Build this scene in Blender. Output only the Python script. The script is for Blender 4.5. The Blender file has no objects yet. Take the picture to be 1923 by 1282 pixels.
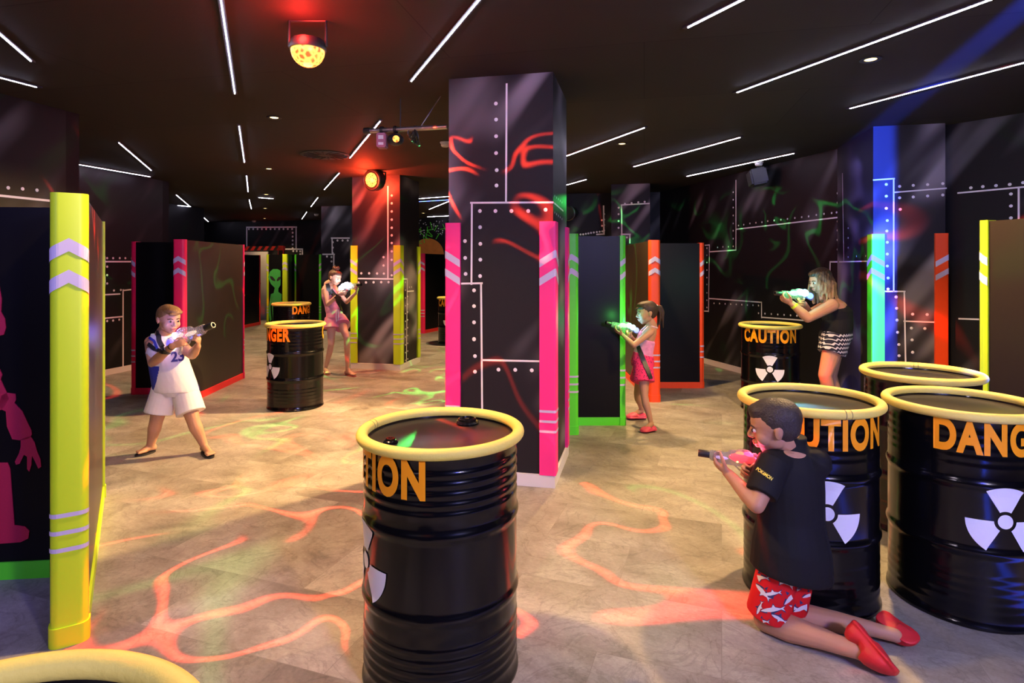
import bpy, bmesh, math, random
from mathutils import Vector, Matrix
from mathutils.bvhtree import BVHTree
random.seed(7)
V = Vector
C = bpy.context.scene.collection
# ---------------------------------------------------------------- measuring
FPX, CXP, HYP, EYE, CE = 1120.0, 961.5, 500.0, 1.5, 2.82
def at(px, py, Y):                      # point seen at a pixel, at depth Y
    return V(((px - CXP) / FPX * Y, Y, EYE + (HYP - py) / FPX * Y))
def floor_at(px, py):
    return at(px, py, FPX * EYE / (py - HYP))
def ceil_at(px, py, z=CE):
    return at(px, py, FPX * (z - EYE) / (HYP - py))
class Face:                             # vertical plane through a, towards b (left to right as seen)
    def __init__(s, a, b):
        s.a = V((a[0], a[1], 0)); d = V((b[0]-a[0], b[1]-a[1], 0)); s.len = d.length
        s.u = d.normalized(); s.n = V((s.u.y, -s.u.x, 0))
    def hit(s, px, py):
        r = V(((px - CXP)/FPX, 1, (HYP - py)/FPX))
        t = (s.a - V((0, 0, EYE))).dot(s.n) / r.dot(s.n)
        p = V((0, 0, EYE)) + r*t
        return (p - s.a).dot(s.u), p.z
    def pt(s, u, z, off=0.0):
        return s.a + s.u*u + V((0, 0, z)) + s.n*off
# ---------------------------------------------------------------- materials
def nd(nt, t, **kw):
    n = nt.nodes.new(t)
    for k, v in kw.items():
        if k in n.inputs: n.inputs[k].default_value = v
        else: setattr(n, k, v)
    return n
def mat(name, col, rough=.5, metal=0.0, spec=.5, var=.06, scale=6.0, bump=0.0, bscale=60.0, emit=None, estr=0.0, coat=0.0):
    m = bpy.data.materials.new(name); m.use_nodes = True
    nt = m.node_tree; b = nt.nodes['Principled BSDF']
    tc = nd(nt, 'ShaderNodeTexCoord')
    nz = nd(nt, 'ShaderNodeTexNoise', Scale=scale, Detail=4.0)
    nt.links.new(tc.outputs['Object'], nz.inputs['Vector'])
    mx = nd(nt, 'ShaderNodeMix', data_type='RGBA', clamp_factor=True)
    c = (*col, 1)
    mx.inputs[6].default_value = tuple(max(0, x*(1-var)) for x in col)+(1,)
    mx.inputs[7].default_value = tuple(min(1, x*(1+var)) for x in col)+(1,)
    nt.links.new(nz.outputs['Fac'], mx.inputs[0]); nt.links.new(mx.outputs[2], b.inputs['Base Color'])
    b.inputs['Roughness'].default_value = rough; b.inputs['Metallic'].default_value = metal
    b.inputs['Specular IOR Level'].default_value = spec
    b.inputs['Coat Weight'].default_value = coat
    if bump:
        n2 = nd(nt, 'ShaderNodeTexNoise', Scale=bscale, Detail=3.0)
        bp = nd(nt, 'ShaderNodeBump', Strength=bump, Distance=.01)
        nt.links.new(tc.outputs['Object'], n2.inputs['Vector'])
        nt.links.new(n2.outputs['Fac'], bp.inputs['Height']); nt.links.new(bp.outputs['Normal'], b.inputs['Normal'])
    if emit:
        b.inputs['Emission Color'].default_value = (*emit, 1); b.inputs['Emission Strength'].default_value = estr
    return m
def srgb(r, g, b):
    f = lambda c: (c/12.92 if c <= .04045 else ((c+.055)/1.055)**2.4)
    return (f(r/255), f(g/255), f(b/255))
def airbrush(name, ang, base=(.006, .006, .0075), hi=(.17, .17, .19), lo=.58, sc=2.2, amount=.8):
    """dark painted sheet metal with sprayed diagonal sheen; texture lies in the object's x-z (and y) space"""
    m = bpy.data.materials.new(name); m.use_nodes = True
    nt = m.node_tree; b = nt.nodes['Principled BSDF']; L = nt.links.new
    tc = nd(nt, 'ShaderNodeTexCoord')
    mp = nd(nt, 'ShaderNodeMapping')
    # align with the face first, then shear along the diagonal
    mp0 = nd(nt, 'ShaderNodeMapping'); mp0.inputs['Rotation'].default_value = (0, 0, -ang)
    L(tc.outputs['Object'], mp0.inputs['Vector'])
    mp.inputs['Rotation'].default_value = (0, math.radians(-38), 0)
    L(mp0.outputs['Vector'], mp.inputs['Vector'])
    st = nd(nt, 'ShaderNodeMapping'); st.inputs['Scale'].default_value = (sc*1.7, sc*.6, sc*.28)
    L(mp.outputs['Vector'], st.inputs['Vector'])
    nz = nd(nt, 'ShaderNodeTexNoise', Scale=1.0, Detail=1.0, Roughness=.5); L(st.outputs['Vector'], nz.inputs['Vector'])
    n2 = nd(nt, 'ShaderNodeTexNoise', Scale=1.1, Detail=1.0); L(mp0.outputs['Vector'], n2.inputs['Vector'])
    r1 = nd(nt, 'ShaderNodeMapRange', interpolation_type='SMOOTHSTEP'); r1.inputs['From Min'].default_value = lo-.08; r1.inputs['From Max'].default_value = lo+.16
    L(nz.outputs['Fac'], r1.inputs['Value'])
    r2 = nd(nt, 'ShaderNodeMapRange', interpolation_type='SMOOTHSTEP'); r2.inputs['From Min'].default_value = .38; r2.inputs['From Max'].default_value = .62
    L(n2.outputs['Fac'], r2.inputs['Value'])
    mu = nd(nt, 'ShaderNodeMath', operation='MULTIPLY'); L(r1.outputs[0], mu.inputs[0]); L(r2.outputs[0], mu.inputs[1])
    m2 = nd(nt, 'ShaderNodeMath', operation='MULTIPLY'); L(mu.outputs[0], m2.inputs[0]); m2.inputs[1].default_value = amount
    mx = nd(nt, 'ShaderNodeMix', data_type='RGBA'); mx.inputs[6].default_value = (*base, 1); mx.inputs[7].default_value = (*hi, 1)
    L(m2.outputs[0], mx.inputs[0]); L(mx.outputs[2], b.inputs['Base Color'])
    n3 = nd(nt, 'ShaderNodeTexNoise', Scale=220.0, Detail=2.0); L(tc.outputs['Object'], n3.inputs['Vector'])
    bp = nd(nt, 'ShaderNodeBump', Strength=.25, Distance=.004); L(n3.outputs['Fac'], bp.inputs['Height']); L(bp.outputs['Normal'], b.inputs['Normal'])
    b.inputs['Roughness'].default_value = .5; b.inputs['Specular IOR Level'].default_value = .22
    return m
M = {}
M['black_panel'] = mat('black_panel', (.0045, .0045, .006), rough=.38, spec=.18, var=.2, scale=3)
M['brown_panel'] = mat('brown_panel', (.030, .020, .016), rough=.32, spec=.5, var=.3, scale=3)
M['neon_yellow'] = mat('neon_yellow', (.56, .80, .015), rough=.45, var=.05, scale=2)
M['neon_pink'] = mat('neon_pink', (.97, .03, .27), rough=.45, var=.06, scale=2)
M['neon_rose'] = mat('neon_rose', (.90, .015, .13), rough=.45, var=.06, scale=2)
M['neon_red'] = mat('neon_red', (.85, .03, .03), rough=.45, var=.06, scale=2)
M['neon_orange'] = mat('neon_orange', (.95, .08, .010), rough=.45, var=.06, scale=2)
M['neon_green'] = mat('neon_green', (.10, .78, .03), rough=.45, var=.06, scale=2)
M['mint_green'] = mat('mint_green', (.10, .88, .006), rough=.45, var=.06, scale=2)
M['white_paint'] = mat('white_paint', (.78, .77, .82), rough=.55, var=.05, scale=30)
M['white_trim'] = mat('white_trim', (.70, .70, .72), rough=.45, var=.06)
M['tape'] = mat('tape', (.55, .50, .74), rough=.4, var=.04)
M['wall_dark'] = mat('wall_dark', (.005, .005, .0065), rough=.6, spec=.15, var=.3, scale=2, bump=.2, bscale=150)
M['drum_black'] = mat('drum_black', (.003, .003, .004), rough=.17, spec=.38, var=.2)
M['drum_lid'] = mat('drum_lid', (.014, .012, .011), rough=.30, spec=.6, var=.3)
M['foam_yellow'] = mat('foam_yellow', (.82, .68, .14), rough=.6, var=.06, scale=9, bump=.15, bscale=90)
M['ink'] = mat('ink', (.02, .02, .02), rough=.6)
M['sign_orange'] = mat('sign_orange', (1.0, .36, .008), rough=.4, var=.04)
M['sign_white'] = mat('sign_white', (.80, .80, .90), rough=.4, var=.03)
M['black_plastic'] = mat('black_plastic', (.015, .015, .017), rough=.4)
M['grey_plastic'] = mat('grey_plastic', (.45, .44, .43), rough=.5)
M['steel'] = mat('steel', (.35, .33, .34), rough=.35, metal=.9)
M['channel'] = mat('channel', (.02, .018, .028), rough=.5)
M['led'] = mat('led', (.9, .9, 1), emit=(.80, .76, 1.0), estr=65.0)
M['led_blue'] = mat('led_blue', (.3, .4, 1), emit=(.08, .16, 1.0), estr=20.0)
M['lamp_warm'] = mat('lamp_warm', (1, .9, .7), emit=(1.0, .70, .28), estr=5.0)
M['planet'] = mat('planet', (.70, .24, .03), rough=.5, var=.3, scale=5)
M['hazard_red'] = mat('hazard_red', (.55, .03, .02), rough=.5)
M['pale_wall'] = mat('pale_wall', (.45, .45, .52), rough=.6)
# ---------------------------------------------------------------- mesh helpers
def build(name, bm, mats, parent=None, smooth=False, recalc=True):
    if recalc: bmesh.ops.recalc_face_normals(bm, faces=bm.faces[:])
    me = bpy.data.meshes.new(name); bm.to_mesh(me); bm.free()
    for m in (mats if isinstance(mats, (list, tuple)) else [mats]): me.materials.append(m)
    if smooth:
        me.polygons.foreach_set('use_smooth', [True]*len(me.polygons))
        if smooth != 'all':
            try: me.set_sharp_from_angle(angle=math.radians(38))
            except Exception: pass
    o = bpy.data.objects.new(name, me); C.objects.link(o)
    if parent: o.parent = parent
    return o
def bm_new(): return bmesh.new()
def hexa(bm, p, mi=0):                  # 8 corners: bottom ring 0-3, top ring 4-7
    v = [bm.verts.new(q) for q in p]; fs = []
    for f in ((0,1,2,3), (7,6,5,4), (0,4,5,1), (1,5,6,2), (2,6,7,3), (3,7,4,0)):
        fc = bm.faces.new([v[i] for i in f]); fc.material_index = mi; fs.append(fc)
    return fs
def box(bm, c, s, mi=0, M3=None):
    M3 = M3 or Matrix.Identity(3); c = V(c); h = V(s)/2
    pts = [(-1,-1,-1), (1,-1,-1), (1,1,-1), (-1,1,-1), (-1,-1,1), (1,-1,1), (1,1,1), (-1,1,1)]
    return hexa(bm, [c + M3 @ V((x*h.x, y*h.y, z*h.z)) for x, y, z in pts], mi)
def prism(bm, pts, z0, z1, mi=0):       # vertical extrusion of an XY polygon
    lo = [bm.verts.new((x, y, z0)) for x, y in pts]; hi = [bm.verts.new((x, y, z1)) for x, y in pts]
    n = len(pts)
    for i in range(n):
        f = bm.faces.new((lo[i], lo[(i+1) % n], hi[(i+1) % n], hi[i])); f.material_index = mi
    a = bm.faces.new(lo[::-1]); b = bm.faces.new(hi); a.material_index = b.material_index = mi
def lathe(bm, prof, c=(0,0,0), seg=48, mi=0, basis=None, closed=False):
    """profile of (r, h) around local z"""
    B = basis or Matrix.Identity(3); c = V(c); rings = []
    for r, h in prof:
        if r < 1e-6: rings.append([bm.verts.new(c + B @ V((0, 0, h)))])
        else: rings.append([bm.verts.new(c + B @ V((r*math.cos(2*math.pi*i/seg), r*math.sin(2*math.pi*i/seg), h))) for i in range(seg)])
    if closed: rings.append(rings[0])
    for a, b in zip(rings, rings[1:]):
        for i in range(seg):
            j = (i+1) % seg
            q = [a[i % len(a)], a[j % len(a)], b[j % len(b)], b[i % len(b)]]
            u = []
            for x in q:
                if x not in u: u.append(x)
            if len(u) > 2:
                f = bm.faces.new(u); f.material_index = mi
def frame_z(d):
    d = V(d).normalized(); a = V((0, 0, 1)) if abs(d.z) < .9 else V((1, 0, 0))
    x = a.cross(d).normalized(); y = d.cross(x)
    return Matrix((x, y, d)).transposed()
def tube(bm, pts, r, seg=10, mi=0, caps=True):
    pts = [V(p) for p in pts]; n = len(pts); rs = r if isinstance(r, (list, tuple)) else [r]*n
    rings = []; x = None
    for i, p in enumerate(pts):
        d = (pts[min(i+1, n-1)] - pts[max(i-1, 0)]).normalized()
        if x is None: x = frame_z(d).col[0]
        x = (x - d*x.dot(d)).normalized(); y = d.cross(x)
        rings.append([bm.verts.new(p + (x*math.cos(2*math.pi*k/seg) + y*math.sin(2*math.pi*k/seg))*rs[i]) for k in range(seg)])
    for a, b in zip(rings, rings[1:]):
        for i in range(seg):
            f = bm.faces.new((a[i], a[(i+1) % seg], b[(i+1) % seg], b[i])); f.material_index = mi
    if caps:
        for rr in (rings[0][::-1], rings[-1]):
            f = bm.faces.new(rr); f.material_index = mi
def sphere(bm, c, r, seg=16, rings=10, mi=0, B=None):
    rr = r if isinstance(r, (tuple, list, Vector)) else (r, r, r); B = B or Matrix.Identity(3)
    prof = []
    vs = []
    for i in range(rings+1):
        a = math.pi*i/rings
        if i in (0, rings): vs.append([bm.verts.new(V(c) + B @ V((0, 0, rr[2]*math.cos(a))))])
        else: vs.append([bm.verts.new(V(c) + B @ V((rr[0]*math.sin(a)*math.cos(2*math.pi*k/seg), rr[1]*math.sin(a)*math.sin(2*math.pi*k/seg), rr[2]*math.cos(a)))) for k in range(seg)])
    for a, b in zip(vs, vs[1:]):
        for i in range(seg):
            j = (i+1) % seg; u = []
            for x in (a[i % len(a)], b[i % len(b)], b[j % len(b)], a[j % len(a)]):
                if x not in u: u.append(x)
            f = bm.faces.new(u); f.material_index = mi
def tag(o, label=None, cat=None, group=None, kind=None):
    if label: o['label'] = label
    if cat: o['category'] = cat
    if group: o['group'] = group
    if kind: o['kind'] = kind
    return o
def empty(name, loc, rz=0, label=None, cat=None, group=None):
    o = bpy.data.objects.new(name, None); C.objects.link(o); o.empty_display_size = .1
    o.location = loc; o.rotation_euler = (0, 0, rz)
    return tag(o, label, cat, group)
def keep(o, parent):                    # parent a mesh whose vertices are in world space
    o.parent = parent
    o.matrix_parent_inverse = (Matrix.Translation(parent.location) @ Matrix.Rotation(parent.rotation_euler[2], 4, 'Z')).inverted()
    return o
def text_bm(s, size, bold=.0, sx=1.0, spacing=1.0, step=None):
    cu = bpy.data.curves.new('lettering_curve', 'FONT'); cu.body = s; cu.size = size; cu.offset = bold
    cu.align_x = 'CENTER'; cu.align_y = 'CENTER'; cu.space_character = spacing; cu.resolution_u = 6
    o = bpy.data.objects.new('lettering_curve', cu); C.objects.link(o)
    dg = bpy.context.evaluated_depsgraph_get()
    me = bpy.data.meshes.new_from_object(o.evaluated_get(dg))
    bpy.data.objects.remove(o); bpy.data.curves.remove(cu)
    bm = bmesh.new(); bm.from_mesh(me); bpy.data.meshes.remove(me)
    for v in bm.verts: v.co.x *= sx
    ys = [v.co.y for v in bm.verts]; mid = (min(ys)+max(ys))/2
    xs = [v.co.x for v in bm.verts]; mx = (min(xs)+max(xs))/2
    for v in bm.verts: v.co.y -= mid; v.co.x -= mx; v.co.z = 0
    if step:
        x = min(v.co.x for v in bm.verts); X = max(v.co.x for v in bm.verts)
        while x < X:
            bmesh.ops.bisect_plane(bm, geom=bm.verts[:]+bm.edges[:]+bm.faces[:], plane_co=(x, 0, 0), plane_no=(1, 0, 0)); x += step
    return bm
def strip(bm, a, b, n, w, mi=0):        # flat painted line from a to b on a face with normal n
    a, b = V(a), V(b); d = (b-a).normalized(); s = n.cross(d).normalized()*w/2
    e = d*w/2
    f = bm.faces.new([bm.verts.new(p) for p in (a-e-s, b+e-s, b+e+s, a-e+s)]); f.material_index = mi
def dot(bm, p, n, r, mi=0, seg=10):
    B = frame_z(n)
    ring = [bm.verts.new(V(p) + B @ V((r*math.cos(2*math.pi*i/seg), r*math.sin(2*math.pi*i/seg), 0))) for i in range(seg)]
    c = bm.verts.new(V(p) + V(n)*r*.25)
    for i in range(seg):
        f = bm.faces.new((ring[i], ring[(i+1) % seg], c)); f.material_index = mi
def paint(bm, face, lines, rivets, w=.013, r=.0125, mi=1, off=.003):
    for x0, y0, x1, y1 in lines:
        a = face.hit(x0, y0); b = face.hit(x1, y1)
        strip(bm, face.pt(*a, off), face.pt(*b, off), face.n, w, mi)
    for x, y in rivets:
        dot(bm, face.pt(*face.hit(x, y), off), face.n, r, mi)
def crop(o, sc, pts): return [(o[0]+x/sc, o[1]+y/sc) for x, y in pts]
def cropl(o, sc, ls): return [(o[0]+a/sc, o[1]+b/sc, o[0]+c/sc, o[1]+d/sc) for a, b, c, d in ls]
# ================================================================= setting
GA = -math.atan(.2217)                  # building grid: u runs right and towards the camera
GU = V((math.cos(GA), math.sin(GA), 0)); GV = V((-GU.y, GU.x, 0))
def floor_mat():
    m = bpy.data.materials.new('stone_tile_floor'); m.use_nodes = True; nt = m.node_tree; L = nt.links.new
    b = nt.nodes['Principled BSDF']; tc = nd(nt, 'ShaderNodeTexCoord')
    mp = nd(nt, 'ShaderNodeMapping'); mp.inputs['Rotation'].default_value = (0, 0, -GA + .12); L(tc.outputs['Object'], mp.inputs['Vector'])
    br = nd(nt, 'ShaderNodeTexBrick', Scale=1.0); br.inputs['Brick Width'].default_value = .92; br.inputs['Row Height'].default_value = .46
    br.inputs['Mortar Size'].default_value = .0016; br.inputs['Mortar Smooth'].default_value = .8; br.inputs['Bias'].default_value = 0
    br.inputs['Color1'].default_value = (0, 0, 0, 1); br.inputs['Color2'].default_value = (1, 1, 1, 1); br.inputs['Mortar'].default_value = (.4, .4, .4, 1)
    L(mp.outputs[0], br.inputs['Vector'])
    # each tile shifts the stone figure
    ad = nd(nt, 'ShaderNodeVectorMath', operation='MULTIPLY_ADD'); L(br.outputs['Color'], ad.inputs[0]); ad.inputs[1].default_value = (7.3, 4.1, 2.2); L(mp.outputs[0], ad.inputs[2])
    n1 = nd(nt, 'ShaderNodeTexNoise', Scale=1.0, Detail=8.0, Roughness=.58, Distortion=1.0); L(ad.outputs[0], n1.inputs['Vector'])
    sc = nd(nt, 'ShaderNodeMapping'); sc.inputs['Scale'].default_value = (1.3, 1.7, 1); sc.inputs['Rotation'].default_value = (0, 0, .5); L(ad.outputs[0], sc.inputs['Vector'])
    n2 = nd(nt, 'ShaderNodeTexNoise', Scale=1.3, Detail=8.0, Roughness=.62, Distortion=1.4); L(sc.outputs[0], n2.inputs['Vector'])
    cr = nd(nt, 'ShaderNodeValToRGB'); e = cr.color_ramp.elements
    e[0].position = .33; e[0].color = (.13, .115, .10, 1); e[1].position = .68; e[1].color = (.46, .44, .405, 1)
    e2 = e.new(.48); e2.color = (.27, .25, .22, 1); e3 = e.new(.56); e3.color = (.34, .32, .29, 1)
    av = nd(nt, 'ShaderNodeMix', data_type='FLOAT'); av.inputs[0].default_value = .5; L(n1.outputs['Fac'], av.inputs[2]); L(n2.outputs['Fac'], av.inputs[3])
    L(av.outputs[0], cr.inputs[0])
    tv = nd(nt, 'ShaderNodeMapRange'); tv.inputs['To Min'].default_value = .93; tv.inputs['To Max'].default_value = 1.06; L(br.outputs['Color'], tv.inputs['Value'])
    n5 = nd(nt, 'ShaderNodeTexNoise', Scale=38.0, Detail=6.0, Roughness=.75, Distortion=.6); L(sc.outputs[0], n5.inputs['Vector'])
    g5 = nd(nt, 'ShaderNodeMapRange'); g5.inputs['From Min'].default_value = .3; g5.inputs['From Max'].default_value = .7; g5.inputs['To Min'].default_value = .80; g5.inputs['To Max'].default_value = 1.14; L(n5.outputs['Fac'], g5.inputs['Value'])
    n6 = nd(nt, 'ShaderNodeTexNoise', Scale=2.6, Detail=7.0, Roughness=.6, Distortion=2.2); L(ad.outputs[0], n6.inputs['Vector'])
    v6 = nd(nt, 'ShaderNodeMath', operation='SUBTRACT'); L(n6.outputs['Fac'], v6.inputs[0]); v6.inputs[1].default_value = .5
    a6 = nd(nt, 'ShaderNodeMath', operation='ABSOLUTE'); L(v6.outputs[0], a6.inputs[0])
    m6 = nd(nt, 'ShaderNodeMapRange', interpolation_type='SMOOTHSTEP'); m6.inputs['From Max'].default_value = .028; m6.inputs['To Min'].default_value = .80; m6.inputs['To Max'].default_value = 1.0; L(a6.outputs[0], m6.inputs['Value'])
    gm = nd(nt, 'ShaderNodeMath', operation='MULTIPLY'); L(g5.outputs[0], gm.inputs[0]); L(m6.outputs[0], gm.inputs[1])
    cs = nd(nt, 'ShaderNodeVectorMath', operation='SCALE'); L(cr.outputs[0], cs.inputs[0]); L(gm.outputs[0], cs.inputs['Scale'])
    mu = nd(nt, 'ShaderNodeVectorMath', operation='SCALE'); L(cs.outputs[0], mu.inputs[0]); L(tv.outputs[0], mu.inputs['Scale'])
    mo = nd(nt, 'ShaderNodeMix', data_type='RGBA'); L(br.outputs['Fac'], mo.inputs[0]); L(mu.outputs[0], mo.inputs[6]); mo.inputs[7].default_value = (.20, .185, .16, 1)
    L(mo.outputs[2], b.inputs['Base Color'])
    rr = nd(nt, 'ShaderNodeMapRange'); rr.inputs['To Min'].default_value = .42; rr.inputs['To Max'].default_value = .62; L(n1.outputs['Fac'], rr.inputs['Value']); L(rr.outputs[0], b.inputs['Roughness'])
    b.inputs['Specular IOR Level'].default_value = .35
    bp = nd(nt, 'ShaderNodeBump', Strength=.18, Distance=.01); L(av.outputs[0], bp.inputs['Height']); L(bp.outputs[0], b.inputs['Normal'])
    return m
def ceil_mat():
    m = bpy.data.materials.new('ceiling_board'); m.use_nodes = True; nt = m.node_tree; L = nt.links.new
    b = nt.nodes['Principled BSDF']; tc = nd(nt, 'ShaderNodeTexCoord')
    mp = nd(nt, 'ShaderNodeMapping'); mp.inputs['Rotation'].default_value = (0, 0, -GA); L(tc.outputs['Object'], mp.inputs['Vector'])
    br = nd(nt, 'ShaderNodeTexBrick', Scale=1.0); br.inputs['Brick Width'].default_value = 2.4; br.inputs['Row Height'].default_value = 1.2; br.inputs['Mortar Size'].default_value = .004
    br.inputs['Color1'].default_value = (.030, .026, .024, 1); br.inputs['Color2'].default_value = (.036, .031, .028, 1); br.inputs['Mortar'].default_value = (.015, .013, .012, 1)
    L(mp.outputs[0], br.inputs['Vector']); L(br.outputs['Color'], b.inputs['Base Color'])
    b.inputs['Roughness'].default_value = .75; b.inputs['Specular IOR Level'].default_value = .2
    nz = nd(nt, 'ShaderNodeTexNoise', Scale=90.0); L(tc.outputs['Object'], nz.inputs['Vector'])
    bp = nd(nt, 'ShaderNodeBump', Strength=.15, Distance=.004); L(nz.outputs['Fac'], bp.inputs['Height']); L(bp.outputs[0], b.inputs['Normal'])
    return m
bm = bm_new(); box(bm, (-1.5, 8, -.1), (18, 21, .2)); tag(build('floor', bm, floor_mat()), kind='structure')
bm = bm_new(); box(bm, (-1.5, 8, CE+.1), (18, 21, .2)); tag(build('ceiling', bm, ceil_mat()), kind='structure')
def wall(name, a, b, m, lines=(), rivets=(), th=.12, extra=None, base=True, w=.013, r=.0125):
    f = Face(a, b); bm = bm_new()
    A, B = V((*a, 0)), V((*b, 0)); k = -f.n*th
    hexa(bm, [A, B, B+k, A+k] + [q+V((0, 0, CE)) for q in (A, B, B+k, A+k)])
    bmesh.ops.recalc_face_normals(bm, faces=bm.faces[:])
    paint(bm, f, lines, rivets, w, r)
    if extra: extra(bm, f)
    o = tag(build(name, bm, [m, M['white_paint'], M['planet'], M['neon_green']], recalc=False), kind='structure')
    if base:
        bm = bm_new(); k = f.n*.014
        hexa(bm, [A+f.n*.001, B+f.n*.001, B+k, A+k] + [q+V((0, 0, .08)) for q in (A+f.n*.001, B+f.n*.001, B+k, A+k)])
        tag(build('baseboard_'+name.split('_', 1)[1], bm, M['white_trim']), kind='structure')
    return f
AB = {}
def ab(a, b, **k):
    ang = round(math.atan2(b[1]-a[1], b[0]-a[0]), 2)
    if ang not in AB: AB[ang] = airbrush('sprayed_sheet_metal', ang, **k)
    return AB[ang]
WD = M['wall_dark']
wl1 = ((-5.24, -1.5), (-3.76, 5.18))
wall('wall_left', *wl1, ab(*wl1, amount=.35), [(-60, 361, 95, 377)], [(15, 352.5), (42, 354.5), (69, 357), (-12, 350)], w=.018, r=.014)
wall('wall_left_return', (-3.76, 5.18), (-6.17, 5.71), WD, base=False)
wl2 = ((-6.17, 5.71), (-5.35, 9.3)); o = (140, 300)
wall('wall_left_middle', *wl2, ab(*wl2, amount=.35), cropl(o, 3.05, [(120, 583, 348, 583), (277, 745, 277, 1185), (277, 748, 348, 740), (120, 775, 258, 768), (120, 912, 277, 897)]),
     crop(o, 3.05, [(186, 563), (220, 563), (258, 563), (290, 563), (327, 563), (186, 612), (186, 660), (186, 708), (225, 748), (264, 745), (186, 923), (220, 920), (255, 915)]), w=.02, r=.016)
wall('wall_left_return', (-5.35, 9.3), (-7.85, 9.85), WD, base=False)
wall('wall_left_far', (-7.85, 9.85), (-7.0, 13.56), WD)
wall('wall_left_return', (-7.0, 13.56), (-9.5, 14.1), WD, base=False)
wall('wall_left_end', (-9.5, 14.1), (-9.5, 17.9), WD)
o = (430, 380)
def mural(bm, f):
    u, z = f.hit(803, 478)              # orange planet with a ring of plants and stars above it
    n = 40; off = .004
    c = bm.verts.new(f.pt(u, z, off)); R = .47
    ring = [bm.verts.new(f.pt(u+R*math.cos(2*math.pi*i/n), z+R*.95*math.sin(2*math.pi*i/n), off)) for i in range(n)]
    for i in range(n):
        q = bm.faces.new((ring[i], ring[(i+1) % n], c)); q.material_index = 2
    rnd = random.Random(3)
    for i in range(60):
        dot(bm, f.pt(u+rnd.uniform(-.5, .8), z+rnd.uniform(.5, .95), .004), f.n, rnd.uniform(.008, .02), 1, 6)
    for i in range(22):
        p = f.pt(u+rnd.uniform(-.35, .8), z+rnd.uniform(.3, .75), .006); a = rnd.uniform(0, 3)
        strip(bm, p, p+(f.u*math.cos(a)+V((0, 0, 1))*math.sin(a))*.16, f.n, .02, 3)
wb = ((-9.5, 17.9), (.6, 15.66))
wall('wall_back', *wb, ab(*wb, amount=.3), cropl(o, 4.93, [(165, 230, 625, 228), (622, 230, 622, 430), (505, 432, 680, 432), (680, 432, 680, 500), (165, 230, 165, 420)]),
     crop(o, 4.93, [(x, 246) for x in range(185, 600, 40)] + [(590, y) for y in range(280, 430, 36)] + [(596, 450), (628, 450), (660, 452), (660, 480)]), w=.04, r=.03, extra=mural)
wall('wall_back_return', (.6, 15.66), (.3, 10.95), WD, base=False)
o = (1050, 320)
wbr = ((.3, 10.95), (2.63, 10.6))
wall('wall_back_right', *wbr, ab(*wbr, amount=.5), cropl(o, 6.41, [(535, 430, 540, 765), (455, 770, 540, 765)]),
     crop(o, 6.41, [(258, 770), (290, 768), (322, 762), (352, 757), (384, 751), (418, 746), (454, 741), (488, 737), (520, 733)] + [(541, y) for y in (525, 590, 657, 722)] + [(517, y) for y in (598, 665)]), w=.025, r=.018)
o = (1300, 290)
wr = ((2.63, 10.6), (3.66, 6.67))
riv = [(300, y) for y in (275, 330, 387, 445, 503, 556, 614, 670)] + [(186, 678), (225, 674), (265, 673)]
riv += [(339, 518), (377, 512), (422, 503), (466, 498), (510, 494), (552, 486), (599, 481), (648, 476), (696, 470), (750, 463), (800, 457), (851, 452), (907, 441), (963, 433), (1019, 427), (1055, 422)]
riv += [(1062, y) for y in (282, 352, 487, 553, 623, 693)] + [(160+40.6*i, 1085+2.1*i) for i in range(9)] + [(485+46.7*i, 1158+3*i) for i in range(7)] + [(108, y) for y in (683, 735, 788, 843, 898, 948, 1009, 1063, 1116)]
wall('wall_right', *wr, ab(*wr, amount=.75), cropl(o, 3.886, [(320, 190, 320, 697), (127, 710, 320, 697), (325, 545, 1066, 459), (95, 662, 127, 660), (127, 660, 120, 1145), (90, 1142, 120, 1143), (122, 1050, 507, 1078), (507, 1078, 507, 1190), (507, 1187, 855, 1213), (1008, 783, 1066, 783), (1008, 783, 1005, 900)]),
     crop(o, 3.886, riv), w=.016, r=.0125)
wr2 = ((4.05, 5.60), (6.2, 2.67)); o = (1620, 220)
wall('wall_right_near', *wr2, ab(*wr2, amount=.5), cropl(o, 2.67, [(480, 380, 860, 345), (783, 355, 783, 640), (485, 1010, 580, 1013)]),
     crop(o, 2.67, [(543, 354), (603, 348), (669, 343), (738, 337), (805, 328), (744, 385), (744, 445), (744, 505)]), w=.014, r=.0135)
wall('wall_right_side', (6.2, 2.67), (6.2, -1.5), WD)
wall('wall_rear', (6.2, -1.5), (-5.24, -1.5), WD)
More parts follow.
